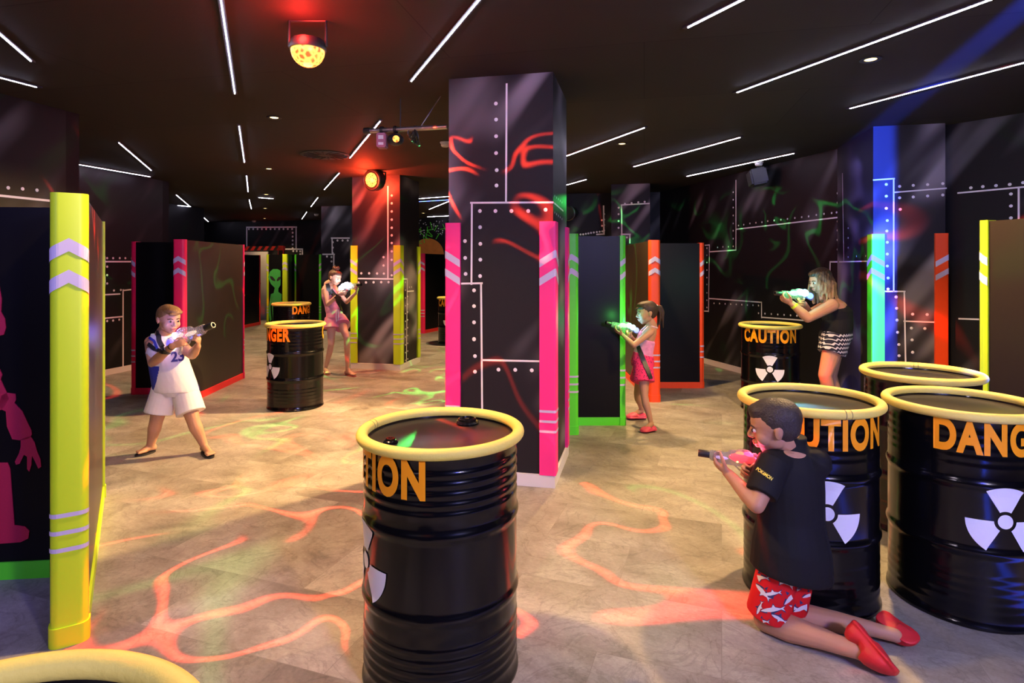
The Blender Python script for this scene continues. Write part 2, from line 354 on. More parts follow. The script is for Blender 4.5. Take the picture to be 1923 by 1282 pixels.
# ----------------------------------------------------------------- guards, columns
CHEV = ((1.612, .052), (1.487, .052)); BARS = (.51, .442, .374)
def offset_path(path, d):
    out = []
    for i, p in enumerate(path):
        p = V(p); a = V(path[max(i-1, 0)]); b = V(path[min(i+1, len(path)-1)])
        t = (b-a).normalized(); out.append(p + V((t.y, -t.x))*d)
    return out
def guard(parent, path, z0, z1, th, m, chev=True, solid=False, label=None, slope=.62):
    """foam edge guard: path is its outer profile in XY, outward side on the right of travel"""
    bm = bm_new(); path = [V(p) for p in path]
    inner = offset_path(path, -th)
    pts = path + (inner[::-1] if not solid else [])
    prism(bm, [(p.x, p.y) for p in pts], z0, z1)
    bmesh.ops.recalc_face_normals(bm, faces=bm.faces[:])
    if chev:
        q = offset_path(path, .0025)
        d = [0]
        for a, b in zip(path, path[1:]): d.append(d[-1] + (b-a).length)
        mid = d[-1]/2; t = [abs(x-mid) for x in d]
        # make sure the middle is a vertex
        for i in range(len(d)-1):
            if d[i] < mid-1e-4 and d[i+1] > mid+1e-4:
                k = (mid-d[i])/(d[i+1]-d[i]); q.insert(i+1, q[i].lerp(q[i+1], k)); t.insert(i+1, 0); break
        for i in range(len(q)-1):
            if max(t[i], t[i+1]) > .115: continue
            for zc, h in CHEV:
                za, zb = zc - slope*t[i], zc - slope*t[i+1]
                f = bm.faces.new([bm.verts.new(x) for x in ((q[i].x, q[i].y, za-h), (q[i+1].x, q[i+1].y, zb-h), (q[i+1].x, q[i+1].y, zb), (q[i].x, q[i].y, za))]); f.material_index = 1
            for zc in BARS:
                f = bm.faces.new([bm.verts.new(x) for x in ((q[i].x, q[i].y, zc), (q[i+1].x, q[i+1].y, zc), (q[i+1].x, q[i+1].y, zc+.017), (q[i].x, q[i].y, zc+.017))]); f.material_index = 1
    o = build('edge_guard', bm, [m, M['tape']], smooth=True, recalc=False)
    if label: o['label'] = label
    return keep(o, parent)
def arc2(c, r, a0, a1, n=6): return [V((c[0]+r*math.cos(a0+(a1-a0)*i/n), c[1]+r*math.sin(a0+(a1-a0)*i/n))) for i in range(n+1)]
def column(fl, w, d, m, label, guards, z1=1.805, base=.085, lines_front=(), riv_front=(), lines_side=(), riv_side=(), lw=.013, rr=.0135, side_from=None, glabel=None):
    fl = V((fl[0], fl[1], 0)); fr = fl + GU*w; br = fr + GV*d; bl = fl + GV*d
    ctr = (fl+br)/2
    bm = bm_new(); hexa(bm, [fl, fr, br, bl] + [q+V((0, 0, CE)) for q in (fl, fr, br, bl)])
    bmesh.ops.recalc_face_normals(bm, faces=bm.faces[:])
    ff = Face(fl, fr); fs = Face(fr, br) if not side_from else Face(bl, fl)
    paint(bm, ff, lines_front, riv_front, lw, rr); paint(bm, fs, lines_side, riv_side, lw, rr*.7)
    o = tag(build('column', bm, [m, M['white_paint']], recalc=False), kind='structure', label=label)
    bm = bm_new(); e = .016
    a = fl-GU*e-GV*e; b = fr+GU*e-GV*e; c = br+GU*e+GV*e; dd = bl-GU*e+GV*e
    hexa(bm, [a, b, c, dd] + [q+V((0, 0, base)) for q in (a, b, c, dd)])
    t = build('base_trim', bm, M['white_trim']); t.parent = o; t['label'] = 'white base trim'
    th, leg, r = .022, .112, .014
    corners = {'fl': (fl, -GU, -GV), 'fr': (fr, GU, -GV), 'br': (br, GU, GV), 'bl': (bl, -GU, GV)}
    for k, gm in guards.items():
        p, su, sv = corners[k]            # outward normals of the two faces
        su2, sv2, p2 = su.xy, sv.xy, p.xy
        # travel so that outside is on the right
        A = p2 - su2*(leg-th) + sv2*th; B = p2 + su2*th - sv2*(leg-th)
        co = p2 + su2*th + sv2*th
        arc = []
        cc = co - su2*r - sv2*r
        for i in range(7):
            t_ = i/6*math.pi/2; arc.append(cc + sv2*r*math.cos(t_) + su2*r*math.sin(t_))
        path = [A, A.lerp(arc[0], .5)] + arc + [arc[-1].lerp(B, .5), B]
        # orientation test
        tdir = (path[1]-path[0]); right = V((tdir.y, -tdir.x))
        if right.dot(sv2) < 0: path = path[::-1]
        g = guard(o, path, base, z1, th, gm)
    return o
o = (830, 120); k = 2.466
lf = cropl(o, k, [(300, 95, 297, 640), (135, 643, 513, 641), (139, 643, 137, 1018), (83, 1017, 185, 1015)]) + [(903.6, 532, 906.5, 868), (905, 675.7, 1014, 678)]
rv = crop(o, k, [(250, 184), (251, 258), (251, 335), (251, 413), (254, 492), (253, 563), (176, 681), (248, 681), (322, 681), (400, 681), (480, 675), (177, 756), (178, 833), (178, 906), (177, 982), (107, 820), (108, 898), (110, 972), (149, 1048), (149, 1121), (149, 1196), (149, 1273)])
rv += crop((800, 380), 2.289, [(207, 588), (211, 660), (211, 727), (312, 718), (384, 719), (455, 721)])
AG = airbrush('sprayed_column', GA, base=(.016, .014, .018), hi=(.34, .32, .36), lo=.51)
column((-.446, 4.208), .742, .72, AG, 'dark riveted column with pink edge guards in the centre', {'fl': M['neon_pink'], 'fr': M['neon_pink'], 'br': M['neon_pink']},
       lines_front=lf, riv_front=rv, lines_side=[(1040, 381, 1057, 396)], riv_side=[(1041+3.4*i, 368+3*i) for i in range(5)] + [(1041+3.4*i, 399+3*i) for i in range(5)])
o = (640, 310); k = 3.206
rv = [(307, y) for y in (183, 230, 279, 328, 377, 423, 469, 519, 570, 663)] + [(258, 554), (258, 604), (124, 651), (171, 651), (219, 652), (260, 653), (106, 706), (152, 706), (198, 705), (244, 704), (288, 704)]
sr = [(388, 705+47*i) for i in range(11)] + [(402, 790+47*i) for i in range(9)] + [(412, 735), (425, 733)]
column((-2.352, 8.777), .75, .75, AG, 'dark riveted column with yellow edge guards further back', {'fl': M['neon_yellow'], 'fr': M['neon_yellow'], 'br': M['neon_yellow']},
       lines_front=cropl(o, k, [(284, 130, 284, 685), (85, 682, 322, 685)]), riv_front=crop(o, k, rv), lines_side=cropl(o, k, [(375, 685, 399, 685), (399, 685, 394, 1200), (399, 760, 437, 757)]), riv_side=crop(o, k, sr), lw=.02, rr=.018)
o = (1620, 220); k = 2.67
lf = cropl(o, k, [(55, 315, 157, 308), (155, 308, 155, 872), (157, 377, 417, 356), (107, 873, 210, 873), (208, 873, 216, 1300), (208, 1022, 355, 1027)])
rv = [(118, 337), (118, 396), (118, 457), (123, 518), (121, 570), (123, 627), (123, 686), (123, 746), (127, 806), (127, 861), (185, 347), (253, 342), (325, 338), (401, 333), (185, 404), (253, 400), (325, 395), (401, 390), (188, 462), (167, 901), (170, 958), (172, 1017), (175, 1078), (181, 1139), (182, 1195), (250, 987), (323, 989), (244, 1057), (311, 1059), (247, 1116), (250, 1178)]
o3 = (1300, 290)
column((3.41, 5.63), .60, 1.07, AG, 'dark riveted column on the right with one green and one orange guard', {'fl': M['mint_green'], 'fr': M['neon_orange']},
       lines_front=lf, riv_front=crop(o, k, rv), lines_side=cropl(o3, 3.886, [(1098, 140, 1108, 778), (1075, 783, 1300, 778)]), riv_side=crop(o3, 3.886, [(1140, 537), (1140, 609), (1140, 680), (1140, 748), (1201, 742), (1268, 740)]), side_from='left')
o = (1050, 320)
column((1.60, 9.62), .61, .72, AG, 'plain dark column against the back wall behind the green partition', {},
       lines_front=cropl(o, 6.41, [(750, 415, 1082, 397), (752, 415, 755, 870), (750, 768, 855, 768), (852, 768, 852, 870)]), riv_front=crop(o, 6.41, [(716, 448), (716, 526), (716, 608), (716, 690), (792, 401), (872, 393), (953, 383), (1030, 377), (815, 805)]), lw=.02, rr=.016)
o = (430, 380)
column((-4.19, 13.1), .78, .75, AG, 'plain dark column far back beside the yellow guarded column', {},
       lines_front=cropl(o, 4.93, [(950, 330, 1113, 330), (955, 330, 957, 478), (870, 480, 975, 480), (972, 480, 970, 620)]), riv_front=crop(o, 4.93, [(1005, 352), (1052, 352), (1100, 352), (962, 368), (962, 418), (962, 470), (908, 500), (950, 505), (950, 546)]), lw=.03, rr=.024)
# ----------------------------------------------------------------- partitions
def alien_bm(bm, place, parts, mi=0, th=.004, nrm=None):
    for poly in parts:
        a = [place(x, y) for x, y in poly]
        lo = [bm.verts.new(p) for p in a]; hi = [bm.verts.new(p + nrm*th) for p in a]; n = len(a)
        for q in (bm.faces.new(hi),): q.material_index = mi
        for i in range(n):
            f = bm.faces.new((lo[i], lo[(i+1) % n], hi[(i+1) % n], hi[i])); f.material_index = mi
def partition(label, post, dirv, length, m_guard, m_panel, wing=None, th=.10, hgt=1.785, far_guard=None, group=None, trim=None):
    p = V((post[0], post[1], 0)); d = V((dirv[0], dirv[1], 0)).normalized(); s = V((-d.y, d.x, 0))   # s: left of travel
    root = empty('partition_screen', p, 0, label, 'partition', group)
    trim = trim or m_guard
    def slab(name, a, b, t, z0, z1, m, lab=None):
        dd = (b-a).normalized(); n = V((-dd.y, dd.x, 0))*t/2
        bm = bm_new(); hexa(bm, [a-n+V((0, 0, z0)), b-n+V((0, 0, z0)), b+n+V((0, 0, z0)), a+n+V((0, 0, z0)), a-n+V((0, 0, z1)), b-n+V((0, 0, z1)), b+n+V((0, 0, z1)), a+n+V((0, 0, z1))])
        o = build(name, bm, m); keep(o, root)
        if lab: o['label'] = lab
        return o
    def end_guard(q, out, t, m, w=.05, chev=True):
        """U guard round a free end; q is the end point, out the outward direction"""
        out2 = out.xy; l2 = V((-out2.y, out2.x)); hw = t/2 + .012; r = .03
        path = [q.xy - l2*hw - out2*w, q.xy - l2*hw - out2*(w*.3)]
        c1 = q.xy + out2*(.012-r) - l2*(hw-r); c2 = q.xy + out2*(.012-r) + l2*(hw-r)
        for i in range(7):
            a = i/6*math.pi/2; path.append(c1 - l2*r*math.cos(a) + out2*r*math.sin(a))
        path.append((c1+c2)/2 + out2*r)
        for i in range(7):
            a = i/6*math.pi/2; path.append(c2 + out2*r*math.cos(a) + l2*r*math.sin(a))
        path += [q.xy + l2*hw - out2*(w*.3), q.xy + l2*hw - out2*w]
        g = guard(root, path, 0.075, hgt+.006, .01, m, chev, solid=True)
        # foot piece under the guard
        bm = bm_new(); pp = offset_path(path, .006); prism(bm, [(x.x, x.y) for x in pp], 0, .078); k = build('guard_foot', bm, m, smooth=True); k.parent = g
        return g
    e = p + d*length
    slab('panel', p + d*.012, e - d*.012, th, .0, hgt, m_panel)
    slab('base_trim', p + d*.045, e - d*.045, th+.022, 0, .075, trim)
    end_guard(p, -d, th, m_guard); end_guard(e, d, th, far_guard or m_guard, w=.04)
    if wing:
        ws = wing.get('th', .09); wd = V((*wing['dir'], 0)).normalized() if 'dir' in wing else s*wing['side']
        a = p + d*wing['at'] + wd*(th/2+.001); b = a + wd*wing['len']
        slab('wing_panel', a, b - wd*.012, ws, 0, hgt, M['black_panel'])
        slab('base_trim', a + wd*.02, b - wd*.04, ws+.022, 0, .075, wing['m'])
        end_guard(b, wd, ws, wing['m'], w=.045)
    return root
def P2(px, py): p = floor_at(px, py); return (p.x, p.y)
# near left: yellow
pa = (-1.76, 2.37)
A = partition('tall partition with the big yellow guard at the left, nearest the camera', pa, (-.955, 1.50), 1.78, M['neon_yellow'], M['brown_panel'])
# its neighbour with the pink alien
B_ = V((-2.235, 2.925, 0)); Bd = V((-.97, -.10, 0)).normalized()
B = empty('partition_screen', B_, 0, 'black partition with a pink alien and green base trim at far left', 'partition')
def slabB(name, a, b, t, z0, z1, m):
    dd = (b-a).normalized(); n = V((-dd.y, dd.x, 0))*t/2; bm = bm_new()
    hexa(bm, [q+V((0, 0, z)) for z in (z0, z1) for q in (a-n, b-n, b+n, a+n)]); o = build(name, bm, m); return keep(o, B)
slabB('panel', B_, B_+Bd*1.45, .08, 0, 1.785, M['black_panel']); slabB('base_trim', B_, B_+Bd*1.45, .10, 0, .082, M['neon_green'])
slabB('edge_guard', B_+Bd*1.43, B_+Bd*1.49, .115, .08, 1.79, M['neon_green'])
bn = V((Bd.y, -Bd.x, 0)); bn = bn if bn.y < 0 else -bn
fB = Face((B_+Bd*1.45+bn*.041).xy, (B_+bn*.041).xy)
pieces = [
 [(-62, 494), (-40, 497), (-18, 508), (-2, 528), (4, 560), (3, 585), (10, 598), (12, 615), (8, 628), (0, 630), (-12, 632), (-30, 668), (-62, 686)],
 [(-40, 676), (0, 692), (5, 703), (2, 712), (14, 738), (18, 748), (10, 762), (2, 770), (-14, 740), (-40, 760)],
 [(-62, 668), (-40, 676), (-40, 760), (-30, 820), (-20, 900), (-62, 900)],
 [(4, 742), (14, 737), (30, 739), (31, 750), (28, 756), (43, 772), (60, 808), (61, 815), (57, 822), (38, 826), (24, 824), (14, 800), (12, 772), (3, 768), (0, 758)],
 [(40, 824), (58, 818), (66, 830), (71, 848), (77, 862), (78, 876), (73, 879), (67, 866), (61, 855), (60, 872), (56, 885), (52, 880), (52, 857), (46, 853), (38, 870), (31, 872), (29, 866), (37, 850), (40, 838)],
 [(-30, 884), (0, 868), (15, 868), (20, 880), (28, 985), (48, 988), (56, 996), (54, 1010), (40, 1017), (0, 1020), (-30, 1022)],
]
def mirror(pl): return [(-124-x, y) for x, y in pl][::-1]
bm = bm_new()
def placeB(x, y): u, z = fB.hit(x, y); return fB.pt(u, z, .0)
alien_bm(bm, placeB, pieces + [mirror(p) for p in pieces], 0, .004, fB.n)
o = build('alien_cutout', bm, mat('alien_pink', (.46, .008, .055), rough=.7, var=.15, scale=160)); keep(o, B); o['label'] = 'pink alien figure'
# left pink
partition('black partition with hot pink guards behind the boy in white', (-3.575, 6.40), (-.08, 1.62), 1.62, M['neon_rose'], mat('dark_laminate', (.018, .016, .011), rough=.42, var=.3, scale=2), dict(at=.68, side=1, len=.80, m=M['neon_rose']), trim=M['neon_red'])
# right green (wing towards the right), orange
partition('black partition with a lime green edge and base right of the centre column', (.53, 5.32), (.02, 1.0), 1.5, M['neon_green'], M['black_panel'], dict(at=.36, dir=(1, .005), len=.475, m=M['neon_green']))
partition('black partition with bright orange guards behind the girl in pink shorts', (1.58, 6.60), (.01, 1.0), 1.75, M['neon_orange'], mat('amber_laminate', (.035, .027, .012), rough=.4, var=.3, scale=2), dict(at=.80, dir=(1, .0), len=.72, m=M['neon_orange']))
# right near: yellow edge, dark brown face
partition('dark brown partition with a thin yellow edge at far right behind the barrels', (3.005, 3.80), (.30, -1.0), 1.75, M['neon_yellow'], mat('brown_matte', (.022, .015, .012), rough=.75, spec=.12), th=.05)
# far ones
partition('distant dark partition with a red end guard in front of the striped door frame', (-6.55, 15.4), (-.02, -1.0), 1.6, M['neon_red'], M['black_panel'], trim=M['neon_red'])
g = partition('distant partition with yellow guards and a small green alien', (-5.37, 14.1), (-.05, 1.0), 1.5, M['neon_yellow'], M['black_panel'], dict(at=.42, side=1, len=.50, m=M['neon_yellow']))
fg = Face((-6.05, 14.474), (-5.4, 14.446))
fs_ = [[(505, 520), (508, 510), (514, 505), (522, 505), (528, 508), (528, 535), (524, 541), (518, 541), (510, 533), (507, 526)],
       [(517, 541), (524, 541), (524, 548), (530, 552), (530, 606), (514, 606), (512, 575), (510, 560), (515, 550)],
       [(510, 552), (515, 550), (512, 562), (509, 575), (510, 590), (511, 600), (508, 603), (506, 590), (507, 570)],
       [(514, 606), (530, 606), (530, 660), (524, 660), (522, 625), (518, 660), (512, 660)]]
bm = bm_new()
alien_bm(bm, lambda x, y: fg.pt(*fg.hit(x, y), .032), fs_, 0, .004, fg.n)
alien_bm(bm, lambda x, y: fg.pt(*fg.hit(x, y), .036), [[(508, 518), (513, 519), (518, 525), (518, 528), (512, 526), (509, 522)], [(529, 519), (524, 520), (521, 525), (521, 528), (526, 526), (529, 522)]], 1, .003, fg.n)
o = build('alien_cutout', bm, [mat('alien_green', (.05, .42, .08), rough=.6), M['ink']]); keep(o, g); o['label'] = 'green alien figure with black eyes'
partition('distant black partition with a green end guard beside the yellow one', (-4.64, 14.55), (-1.0, .06), .66, M['neon_green'], M['black_panel'], th=.08)
partition('distant black partition with a pink chevron guard left of the centre column', (-2.02, 13.35), (.40, 1.0), 1.6, M['neon_rose'], M['black_panel'], trim=M['neon_red'])
# ----------------------------------------------------------------- door frame with striped lintel
fb = Face(*wb)
f2 = Face((-8.9, 16.9), (-6.9, 16.45))
r = empty('door_frame', (-7.6, 16.6, 0), 0, 'far doorway with a red and black striped lintel', 'door frame')
bm = bm_new(); u0, z0 = f2.hit(440, 478); u1, z1 = f2.hit(531, 462)
def fbox(bm, f, ua, ub, za, zb, d, mi=0): hexa(bm, [f.pt(ua, za, 0), f.pt(ub, za, 0), f.pt(ub, za, -d), f.pt(ua, za, -d), f.pt(ua, zb, 0), f.pt(ub, zb, 0), f.pt(ub, zb, -d), f.pt(ua, zb, -d)], mi)
zl = f2.hit(500, 470)[1]
fbox(bm, f2, u0, u1, zl, z1, .12); 
bmesh.ops.recalc_face_normals(bm, faces=bm.faces[:])
n = 7
for i in range(n):
    a = u0 + (u1-u0-.1)*i/n; w_ = (u1-u0)/n*.45; sl = .09
    f = bm.faces.new([bm.verts.new(q) for q in (f2.pt(a, zl, .003), f2.pt(a+w_, zl, .003), f2.pt(a+w_+sl, z1, .003), f2.pt(a+sl, z1, .003))]); f.material_index = 1
keep(build('lintel', bm, [M['hazard_red'], M['black_plastic']], recalc=False), r)
bm = bm_new(); ua = f2.hit(523, 470)[0]; fbox(bm, f2, ua, u1, 0, zl-.002, .12); keep(build('jamb', bm, M['black_plastic']), r)
bm = bm_new(); fbox(bm, f2, ua-.02, u1+.01, f2.hit(528, 482)[1], z1+.01, .05); keep(build('corner_bracket', bm, M['hazard_red']), r)
bm = bm_new(); f3 = Face((-8.9, 17.35), (-6.6, 16.85)); fbox(bm, f3, .9, 2.0, 0, 1.92, .05); tag(build('door_1', bm, M['pale_wall']), kind='structure', label='pale door leaf in the far wall')
bm = bm_new(); tube(bm, [f3.pt(1.78, 1.02, .004), f3.pt(1.78, 1.02, .06), f3.pt(1.66, 1.02, .06)], .02, 8); h = build('door_handle', bm, M['black_plastic']); h.parent = bpy.data.objects['door_1']
# ================================================================= oil drums
def drum_profile(ripple):
    pr = [(0, .004), (.270, .004), (.272, .0), (.288, .0), (.292, .006), (.290, .016), (.285, .022)]
    def rip(z0, z1, n):
        out = []
        for i in range(n*6+1):
            z = z0+(z1-z0)*i/(n*6); out.append((.285+.0016*ripple*math.sin(i/6*2*math.pi), z))
        return out
    pr += rip(.06, .24, 5)
    for zc in (.318, .595):
        pr += [(.285, zc-.030), (.2855, zc-.022), (.2895, zc-.013), (.2925, zc-.004), (.2925, zc+.004), (.2895, zc+.013), (.2855, zc+.022), (.285, zc+.030)]
    pr += rip(.66, .83, 5)
    pr += [(.285, .855), (.290, .862), (.292, .872), (.288, .880), (.280, .880), (.276, .872), (.274, .858)]
    return pr
DM = {}
for key, rp in (('body', .35), ('ribbed', 1.5)):
    bm = bm_new(); lathe(bm, drum_profile(rp), seg=96); x = build('drum_body', bm, M['drum_black'], smooth='all'); DM[key] = x.data; bpy.data.objects.remove(x)
bm = bm_new(); lathe(bm, [(.2745, .850), (.2745, .858), (.262, .859), (.255, .855), (.0, .857), ], seg=96); x = build('lid', bm, M['drum_lid'], smooth=True); DM['lid'] = x.data; bpy.data.objects.remove(x)
bm = bm_new()                          # foam pipe sleeve with its joint
lathe(bm, [(.2925+.0215*math.cos(a), .878+.0205*math.sin(a)) for a in [2*math.pi*i/18 for i in range(18)]], seg=110, closed=True)
for a in (1.62, 1.70):
    c = V((.2925*math.cos(a), .2925*math.sin(a), .878)); t = V((-math.sin(a), math.cos(a), 0))
    lathe(bm, [(.0219, -.0012), (.0223, 0), (.0219, .0012)], c, 18, 1, frame_z(t))
x = build('foam_rim', bm, [M['foam_yellow'], M['ink']], smooth='all'); DM['rim'] = x.data; bpy.data.objects.remove(x)
bm = bm_new()                          # large bung: hexagonal flange, ring, cap
lathe(bm, [(0, .855), (.046, .855), (.048, .862), (.044, .868), (.037, .869), (.036, .878), (.030, .880), (.028, .872), (.010, .872), (.009, .877), (0, .877)], (.125, .16, 0), 28)
x = build('large_bung', bm, M['drum_black'], smooth=True); DM['bung'] = x.data; bpy.data.objects.remove(x)
bm = bm_new()
lathe(bm, [(0, .855), (.027, .855), (.028, .862), (.023, .867), (.018, .868), (.017, .874), (.008, .874), (.007, .870), (0, .870)], (-.19, -.04, 0), 24)
x = build('small_bung', bm, M['drum_black'], smooth=True); DM['bung2'] = x.data; bpy.data.objects.remove(x)
def wrap(bm, R=.2882):
    for v in bm.verts:
        a = v.co.x/R; z = v.co.y; r = R + v.co.z
        v.co = V((r*math.sin(a), -r*math.cos(a), z))
LT = {}
def letter_me(word, arc):
    if word not in LT:
        bm = text_bm(word, .178, bold=.0085, spacing=1.13, step=.012)
        xs = [v.co.x for v in bm.verts]; sc = arc*.286/(max(xs)-min(xs))
        for v in bm.verts: v.co.x *= sc; v.co.y = v.co.y + .792
        wrap(bm)
        o = build('lettering', bm, M['sign_orange']); LT[word] = o.data; bpy.data.objects.remove(o)
    return LT[word]
def trefoil_me():
    bm = bm_new(); zc = .458
    def sector(r0, r1, a0, a1, n=12, m=5):
        g = [[bm.verts.new(((r0+(r1-r0)*j/m)*math.cos(a0+(a1-a0)*i/n), zc+(r0+(r1-r0)*j/m)*math.sin(a0+(a1-a0)*i/n), 0)) for j in range(m+1)] for i in range(n+1)]
        for i in range(n):
            for j in range(m): bm.faces.new((g[i][j], g[i][j+1], g[i+1][j+1], g[i+1][j]))
    for c in (90, 210, 330): sector(.042, .140, math.radians(c-30), math.radians(c+30))
    sector(.0004, .029, 0, 2*math.pi, 24, 2)
    # the sheet lies on the raised hoop where it crosses it
    wrap(bm, .2882)
    for v in bm.verts:
        z = v.co.z; k = 0
        for zz in (.318, .595):
            k = max(k, .0068*max(0, 1-abs(z-zz)/.03)**.8)
        q = V((v.co.x, v.co.y)).normalized()*k; v.co.x += q.x; v.co.y += q.y
    o = build('radiation_symbol', bm, M['sign_white']); me = o.data; bpy.data.objects.remove(o); return me
DM['tre'] = trefoil_me()
for me in list(LT.values()) + [DM['tre']]: pass
def drum(x, y, label, marks, group=None, rot=0.0, bungs=True, lid_rot=0.0, body=None):
    r = empty('oil_drum', (x, y, 0), 0, label, 'barrel', group)
    look = math.atan2(x, y)             # marks are given from the side that faces the camera
    def part(name, me, rz=0.0):
        o = bpy.data.objects.new(name, me); C.objects.link(o); o.parent = r; o.rotation_euler = (0, 0, rz); return o
    part('drum_body', DM[body or 'body'], rot); part('lid', DM['lid'], rot); part('foam_rim', DM['rim'], rot + lid_rot)
    if bungs: part('large_bung', DM['bung'], lid_rot-look); part('small_bung', DM['bung2'], lid_rot-look)
    for word, deg in marks:
        a = math.radians(deg) - look
        part('lettering', letter_me(word, math.radians(116 if word == 'CAUTION' else 100)), a)
        part('radiation_symbol', DM['tre'], a)
    return r
drum(-.268, 2.26, 'black barrel in the centre foreground with bungs on its lid', [('CAUTION', -68)], lid_rot=.12, rot=1.1, body='ribbed')
drum(1.389, 2.791, 'black barrel right behind the kneeling boy in black', [('CAUTION', 14)], bungs=False, rot=2.4, lid_rot=.7)
drum(2.047, 2.716, 'big black danger barrel cut by the right edge of the frame', [('DANGER', 30)], bungs=False, lid_rot=-2.15)
drum(2.385, 3.48, 'black barrel behind the two front ones, mostly its yellow rim showing', [], bungs=False, lid_rot=-1.2, rot=.6)
drum(2.72, 6.29, 'black caution barrel in front of the woman in the tank top', [('CAUTION', 0)], bungs=False, rot=.3)
drum(-2.33, 6.42, 'black barrel left of the girl in pink, nearer of that pair', [('DANGER', -60), ('CAUTION', 127)], bungs=False, rot=.9)
drum(-3.66, 9.9, 'smaller looking black barrel behind the one beside the girl in pink', [('DANGER', 52)], bungs=False, rot=.2)
drum(-.66, .64, 'black barrel cut off by the bottom left corner of the frame', [], bungs=False, lid_rot=2.8)
drum(-6.03, 12.7, 'distant black barrel half hidden behind the pink edged partition at left', [('DANGER', 40)], bungs=False)
drum(-1.16, 11.7, 'distant black barrel on a round mat left of the centre column', [('CAUTION', -12)], bungs=False)
for o_ in [q for q in C.objects if q.name.startswith('oil_drum') and abs(q.location.y-11.7) < .01]: o_.location.z = .006
bm = bm_new(); lathe(bm, [(0, .001), (.47, .001), (.475, .003), (.47, .006), (0, .006)], (-1.16, 11.7, 0), 48)
tag(build('floor_mat', bm, M['black_plastic'], smooth=True), 'round black mat under the distant barrel', 'mat')
# ================================================================= ceiling lights
def led_strip(x0, y0, x1, y1, label, ext0=0.0, ext1=0.0, m=None, w=.0052):
    a = ceil_at(x0, y0, CE-.012); b = ceil_at(x1, y1, CE-.012); d = (b-a).normalized(); a = a - d*ext0; b = b + d*ext1
    mid = (a+b)/2; root = empty('led_strip_light', mid, 0, label, 'strip light', 'led strips on the ceiling')
    s = V((-d.y, d.x, 0))
    bm = bm_new()
    def bar(p, q, wd, z0, z1): hexa(bm, [V((*(p+k).xy, z)) for z in (z0, z1) for k in ()] or [V((*(p-s*wd/2).xy, z0)), V((*(q-s*wd/2).xy, z0)), V((*(q+s*wd/2).xy, z0)), V((*(p+s*wd/2).xy, z0)), V((*(p-s*wd/2).xy, z1)), V((*(q-s*wd/2).xy, z1)), V((*(q+s*wd/2).xy, z1)), V((*(p+s*wd/2).xy, z1))])
    bar(a-d*.03, b+d*.03, w*6, CE-.0105, CE-.0002); keep(build('channel', bm, M['channel']), root)
    bm = bm_new(); bar(a, b, w, CE-.014, CE-.011); keep(build('diffuser', bm, m or M['led']), root)
    return root
strips = [
 (20, 82.2, 58, 115, 'led strip at the top left corner, steeper of the two', 2.5, 0),
 (10, 148.6, 69, 164, 'led strip at the left edge above the alien partition', 2.0, 0),
 (415, 2, 441, 176, 'long led strip left of the red dome light', 2.2, 0),
 (449, 237, 459, 305, 'second led strip of the left row, beyond the long one', 0, 0),
 (463, 330, 466, 360, 'third led strip of the left row', 0, 0),
 (468, 375, 472, 392, 'fourth and farthest led strip of the left row', 0, 0),
 (148, 309, 282, 332, 'led strip along the top of the left recess', 0, 0),
 (223, 268, 284, 320, 'slanting led strip meeting the end of the recess strip', 0, 0),
 (318, 384, 358, 388, 'short level led strip in the far left recess', 0, 0),
 (331, 366, 356, 387, 'short slanting led strip in the far left recess', 0, 0),
 (378, 404, 391, 416, 'tiny led strip farthest at the left', 0, 0),
 (900, 0, 772, 153, 'long led strip between the dome light and the centre column', 2.4, 0),
 (714, 228, 657, 297, 'led strip behind the ceiling pipe with the small projector', 0, 0),
 (637, 325, 609, 356, 'led strip left of the red spotlight', 0, 0),
 (597, 371, 584, 388, 'small led strip beyond the one beside the spotlight', 0, 0),
 (576, 398, 567, 411, 'farthest small led strip of the middle row', 0, 0),
 (1395, 0, 1292, 52, 'led strip at the top edge right of the column', 2.6, 0),
 (1860, 0, 1384, 174, 'longest led strip passing above the bright downlight', 2.6, 0),
 (1923, 118, 1596, 204, 'led strip crossing the blue beam at the right edge', 2.6, 0),
 (1210, 240, 1058, 295, 'led strip meeting the right side of the centre column', 0, .3),
 (1390, 258, 1190, 313, 'led strip over the orange partition', 0, 0),
 (1491, 288, 1290, 331, 'led strip along the top of the right wall', 0, 0),
 (1101, 337, 1058, 349, 'short led strip right of the column, upper of two', 0, .3),
 (1121, 368, 1058, 382, 'short led strip right of the column, lower of two', 0, .3),
 (486, 371, 513, 373, 'short crosswise led strip near the far downlights', 0, 0),
 (780, 373.5, 840, 369, 'white led strip in the gap left of the column', 0, .3),
 (806, 393, 838, 380, 'slanting led strip in the gap left of the column', 0, .3),
 (803, 407, 838, 405.5, 'faint led strip lowest in the gap left of the column', 0, .3),
]
for s in strips: led_strip(*s)
led_strip(780, 379, 838, 375.5, 'blue led strip in the gap left of the column', 0, .3, M['led_blue'], .016)
def downlight(px, py, label, P=None, z=CE):
    p = P or ceil_at(px, py, CE-.004); r = empty('downlight', V((p.x, p.y, CE)), 0, label, 'downlight', 'round ceiling downlights')
    bm = bm_new(); lathe(bm, [(.037, -.001), (.062, -.002), (.064, -.006), (.058, -.009), (.038, -.006)], (0, 0, 0), 28, closed=True); b_ = build('bezel', bm, M['channel'], r, smooth=True)
    bm = bm_new(); lathe(bm, [(0, -.0055), (.026, -.005), (.034, -.0035), (.036, -.001), (0, -.001)], (0, 0, 0), 24); build('lamp', bm, M['lamp_warm'], r, smooth=True)
    return V((p.x, p.y, CE))
